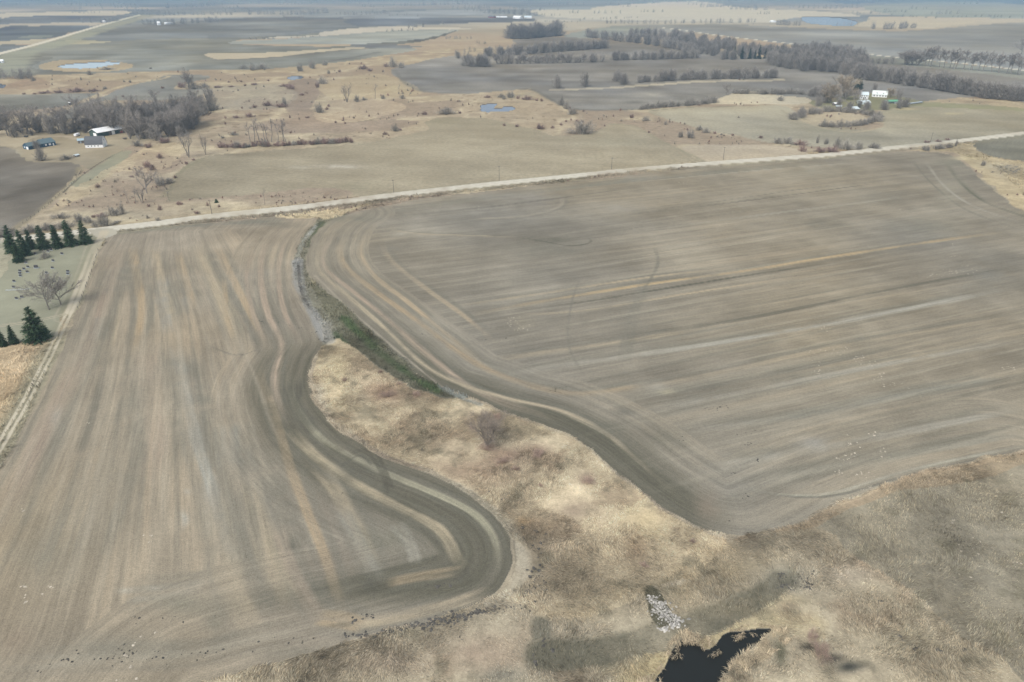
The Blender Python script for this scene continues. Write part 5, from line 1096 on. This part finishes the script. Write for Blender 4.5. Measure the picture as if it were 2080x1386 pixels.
# right farm
building('farmhouse', 'long white farmhouse with pale roof and two dormers', 'house', (1771, 197), (1801, 198.5), 9.5, gable(9.5, 3.2, 7.0), 'white paint', 'pale green roof', tuple(('window', 'front', 1.6 + 3.2 * k, 3.0 + 3.2 * k, 1, 2.4, 'glass') for k in range(5)) + (('window', 'right', 2, 3.2, 1, 2.3, 'glass'), ('window', 'right', 6, 7.2, 1, 2.3, 'glass')), dormers=((5, 2.0), (12, 2.0)))
building('farmhouse', 'tall white gabled house left of the long farmhouse', 'house', (1747, 201.5), (1763, 202.0), 9, gable(9, 4.8, 7.8), 'white paint', 'pale metal', tuple(('window', 'front', 1.0 + 3.9 * k, 2.2 + 3.9 * k, 1 + 0, 2.4, 'glass') for k in range(2)) + tuple(('window', 'front', 1.0 + 2.6 * k, 2.2 + 2.6 * k, 3.2, 4.3, 'glass') for k in range(3)) + (('door', 'front', 3.2, 4.4, 0, 2.2, 'weathered wood'),), chimneys=((6, 5, .8, 8.8),))
building('shed', 'pale metal-roofed shed below the tall white house', 'shed', (1749, 212.5), (1768, 212.5), 12, gable(12, 2.2, 4.0), 'pale metal', 'pale metal', (('door', 'front', 3, 6, 0, 1.9, 'grey metal'),))
building('shed', 'grey sagging metal shed at the front of the right farmstead', 'shed', (1727, 225.5), (1746, 224.5), 11, gable(11, 1.6, 3.4), 'weathered wood', 'pale metal', (('door', 'front', 2, 4.2, 0, 1.5, 'weathered wood'),))
building('shed', 'small pinkish-white hut left of the sheds', 'shed', (1695, 215), (1703, 214.5), 4, gable(4, 2.2, 3.2), 'weathered wood', 'white metal', (('door', 'front', 1, 2, 0, 1.9, 'grey metal'),))
building('shed', 'small pale shed just below the pinkish hut', 'shed', (1698, 221.5), (1709, 222), 6, gable(6, 2.4, 3.6), 'weathered wood', 'grey metal', (('door', 'front', 2, 3.4, 0, 2, 'weathered wood'),))
building('shed', 'long low shed with bright green roof', 'shed', (1803, 211), (1825, 210.5), 7, gable(7, 2.4, 3.6), 'pale metal', 'green roof', (('door', 'front', 8, 11, 0, 2.1, 'grey metal'),), open_front=True)
# far farms
def far(label, p0, p1, w_, wh, rh, wall='white paint', roof='white metal'):
    return building('barn' if 'barn' in label else 'farmhouse', label, 'barn' if 'barn' in label else 'house', p0, p1, w_, gable(w_, wh, rh), wall, roof, (('door', 'front', 4, 8, 0, wh * .7, 'grey metal'), ('window', 'front', 10, 12, wh * .4, wh * .7, 'glass')))
far('very long white barn of the far farm at the top centre', (1008, 36), (1030, 36), 12, 3, 5); far('dark red barn left of the long white barn', (991, 36.5), (1002, 37), 16, 5, 9, 'red paint', 'dark roof'); far('white house right of the long white barn', (1042, 38), (1056, 38.5), 18, 6, 11); far('white far house at the right end of the far farm', (1065, 37.5), (1080, 37.5), 18, 5, 10, 'white paint', 'pale metal')
far('white two-storey house in the far left grove', (319.5, 51.5), (325, 51.5), 9, 8, 12); far('low white barn in the far left grove', (336, 50), (352, 49.5), 12, 4, 7); far('small white house left of the far left road', (208, 46), (214, 46), 10, 4, 7); far('tiny white house beside the far blue lake grove', (1563, 45.5), (1570, 46), 14, 4, 7); far('white house cut by the left edge of the picture', (-8, 128.5), (7, 128), 10, 3, 5.5)
building('hunting_blind', 'small dark hunting box with white top at the field corner', 'hut', (139.5, 214), (143.5, 214), 2.4, gable(2.4, 2.6, 3.0), 'rubber', 'white metal', (('window', 'front', .6, 1.6, 1.5, 2.1, 'glass'),), over=.15)
# long grey pipe trailer behind the green shed, white trailer in the left yard
def wagon(label, p0, p1, wd, h, body):
    a = np.array(at(*p0)); b = np.array(at(*p1)); d = b - a; L = float(np.hypot(*d))
    o = bpy.data.objects.new('trailer', None); COL.objects.link(o); o.location = (a[0], a[1], 0); o.rotation_euler = (0, 0, math.atan2(d[1], d[0])); tag(o, label, 'trailer')
    v, f = [], []; prism(v, f, [(0, .55), (0, .55 + h * .8), (wd * .15, .55 + h), (wd * .85, .55 + h), (wd, .55 + h * .8), (wd, .55)], 0, L); pyobj('body', v, f, MATS[body], o)
    v, f = [], []; box(v, f, -1.6, -.003, wd / 2 - .07, wd / 2 + .07, .45, .6); pyobj('drawbar', v, f, MATS['grey metal'], o)
    for x in (L * .55, L * .7):
        for y in (-.12, wd + .02):
            g = Geo(); tube(g, np.array([x, y, .36]), np.array([x, y + .1, .36]), .36, .36, (0, 0, 0), 12); vv, ff, _ = g.cat(); q = mesh_obj('wheel', vv, [ff[0]], MATS['rubber'], o)
            q2 = pyobj('hub', [(x + .15 * math.cos(t), y + (.105 if y > 0 else -.005), .36 + .15 * math.sin(t)) for t in np.linspace(0, 5.5, 8)], [tuple(range(8))], MATS['grey metal'], q)
    return o
wagon('white box trailer parked left of the long machine shed', (155.5, 278), (163.5, 275.5), 2.3, 1.9, 'white paint'); wagon('long grey trailer parked right of the green shed', (1847, 213), (1874, 209.5), 2.6, 1.2, 'grey metal')
wagon('dark trailer parked under the trees behind the blue house', (49, 280), (57, 279.6), 2.2, 1.0, 'rubber'); wagon('red implement wagon behind the right end of the machine shed', (245, 271.5), (251, 270.8), 2.4, 1.4, 'red paint')
wagon('low rusty wagon in the yard right of the machine shed', (252, 284), (258, 283), 2.2, .9, 'weathered wood')
# ------------------------------------------------------------------ graves, poles
GR = [(53, 535), (57, 544), (74, 545), (41, 552), (41, 557), (42, 562), (56, 554), (49, 548), (95, 556), (107, 546), (108, 531), (138, 553), (29, 573), (28, 585), (98, 512), (104, 509), (72, 517), (126, 517), (138, 558), (34, 608), (45, 605)]
first = None
for i, (x, y) in enumerate(GR):
    X, Y = at(x, y)
    if first is None:
        first = bpy.data.objects.new('gravestone', None); COL.objects.link(first)
        v, f = [], []; prism(v, f, [(-.16, .22), (-.16, .95), (-.1, 1.08), (.1, 1.08), (.16, .95), (.16, .22)], -.55, .55); st = pyobj('headstone', v, f, MATS['grave stone'], first)
        v, f = [], []; box(v, f, -.75, .75, -.3, .3, -.1, .219); bs = pyobj('plinth', v, f, MATS['grey metal'], first); r = first
    else:
        r = first.copy(); COL.objects.link(r)
        for ch in (st, bs): c = ch.copy(); COL.objects.link(c); c.parent = r
    s = 1.5 if i == 2 else 1.0
    r.location = (X, Y, 0); r.rotation_euler = (0, 0, rnd.uniform(-.15, .15)); r.scale = (s, s, s)
    if i == 2: tag(r, 'largest dark gravestone in the middle of the graveyard lawn', 'gravestone', 'gravestones on the lawn')
    elif i in (11, 18): tag(r, 'dark gravestone standing apart at the right side of the graveyard lawn', 'gravestone', 'gravestones apart on the right')
    elif i in (14, 15): tag(r, 'dark gravestone close in front of the spruce row', 'gravestone', 'gravestones before the spruces')
    else: tag(r, 'small dark gravestone on the graveyard lawn', 'gravestone', 'gravestones on the lawn')
v, f = [], []
for k, (x, y) in enumerate(along('12,591 35,590 60,588', 34, .15)):
    X, Y = at(x, y); box(v, f, X - .22, X + .2, Y - .2, Y + .2, -.1, .35 + .15 * rnd.random())
tag(pyobj('stone_border', v, f, MATS['pale stone']), 'low pale stone border left of the pair of bare trees', 'border')
def pole(x, y, hp, label, cross=True):
    X, Y = at(x, y); h = hm(y, hp); o = bpy.data.objects.new('utility_pole', None); COL.objects.link(o); o.location = (X, Y, 0); tag(o, label, 'utility pole', 'utility poles beyond the gravel road')
    g = Geo(); tube(g, np.array([0, 0, -.3]), np.array([0, 0, h]), .17, .11, (0, 0, 0), 8); vv, ff, _ = g.cat(); mesh_obj('pole', vv, [ff[0]], MATS['pole wood'], o)
    v, f = [], []; box(v, f, -.9, .9, -.06, .06, h - .6, h - .46); c = pyobj('crossarm', v, f, MATS['pole wood'], o); c.rotation_euler = (0, 0, -.2)
    v, f = [], []
    for q in (-.8, .8): box(v, f, q - .05, q + .05, -.05, .05, h - .459, h - .28)
    c = pyobj('insulator', v, f, MATS['grey metal'], o); c.rotation_euler = (0, 0, -.2)
pole(800, 391, 23, 'wooden utility pole between stubble field and road, leftmost upright one'); pole(1014, 368, 27, 'wooden utility pole near the middle of the stubble field edge'); pole(1242, 344, 21, 'wooden utility pole right of the picture middle beyond the road'); pole(1469, 324, 22, 'wooden utility pole at the right end of the stubble field'); pole(431, 437, 28, 'wooden utility pole in the rough grass near the juniper'); pole(1890, 289, 17, 'wooden utility pole at the ditch on the far right of the road')
# farm fence along the dark field
def fence(label, s, n):
    o = bpy.data.objects.new('fence', None); COL.objects.link(o); p = along(s, n); X0, Y0 = at(*p[0]); o.location = (X0, Y0, 0); tag(o, label, 'fence')
    pts = []
    for x, y in p:
        X, Y = at(x, y); v, f = [], []; box(v, f, -.07, .07, -.07, .07, -.2, 1.25); q = pyobj('post', v, f, MATS['pole wood'], o); q.location = (X - X0, Y - Y0, 0); pts.append(np.array([X - X0, Y - Y0, 0]))
    g = Geo()
    for z in (.55, 1.1):
        for i in range(len(pts) - 1): tube(g, pts[i] + [0, 0, z], pts[i + 1] + [0, 0, z], .015, .015, (0, 0, 0), 3)
    vv, ff, _ = g.cat(); mesh_obj('wire', vv, [ff[0]], MATS['grey metal'], o)
fence('wire fence on thin posts beside the dark field and the green strip', '45,456 90,424 150,370 168,345', 26)
fence('wire fence between the farm track and the left field', '200,508 188,548 172,590 158,630', 14)
#@@P2B
# ------------------------------------------------------------------ haze
def haze():
    Dm = 60000.0
    v = [(x, y, z) for z in (-4.0, 132.0) for y in (-3000.0, Dm) for x in (-Dm, Dm)]
    f = np.array([(0, 2, 3, 1), (4, 5, 7, 6), (0, 1, 5, 4), (2, 6, 7, 3), (0, 4, 6, 2), (1, 3, 7, 5)])
    m = bpy.data.materials.new('haze'); m.use_nodes = True; t = m.node_tree
    t.nodes.remove(t.nodes['Principled BSDF'])
    pv = t.nodes.new('ShaderNodeVolumePrincipled'); pv.inputs['Density'].default_value = HAZE
    pv.inputs['Color'].default_value = (.42, .62, .83, 1)
    t.links.new(pv.outputs[0], t.nodes['Material Output'].inputs['Volume'])
    o = mesh_obj('haze', v, f, m); tag(o, 'thin bluish air that fades the far fields', 'haze', None, 'stuff')
haze()
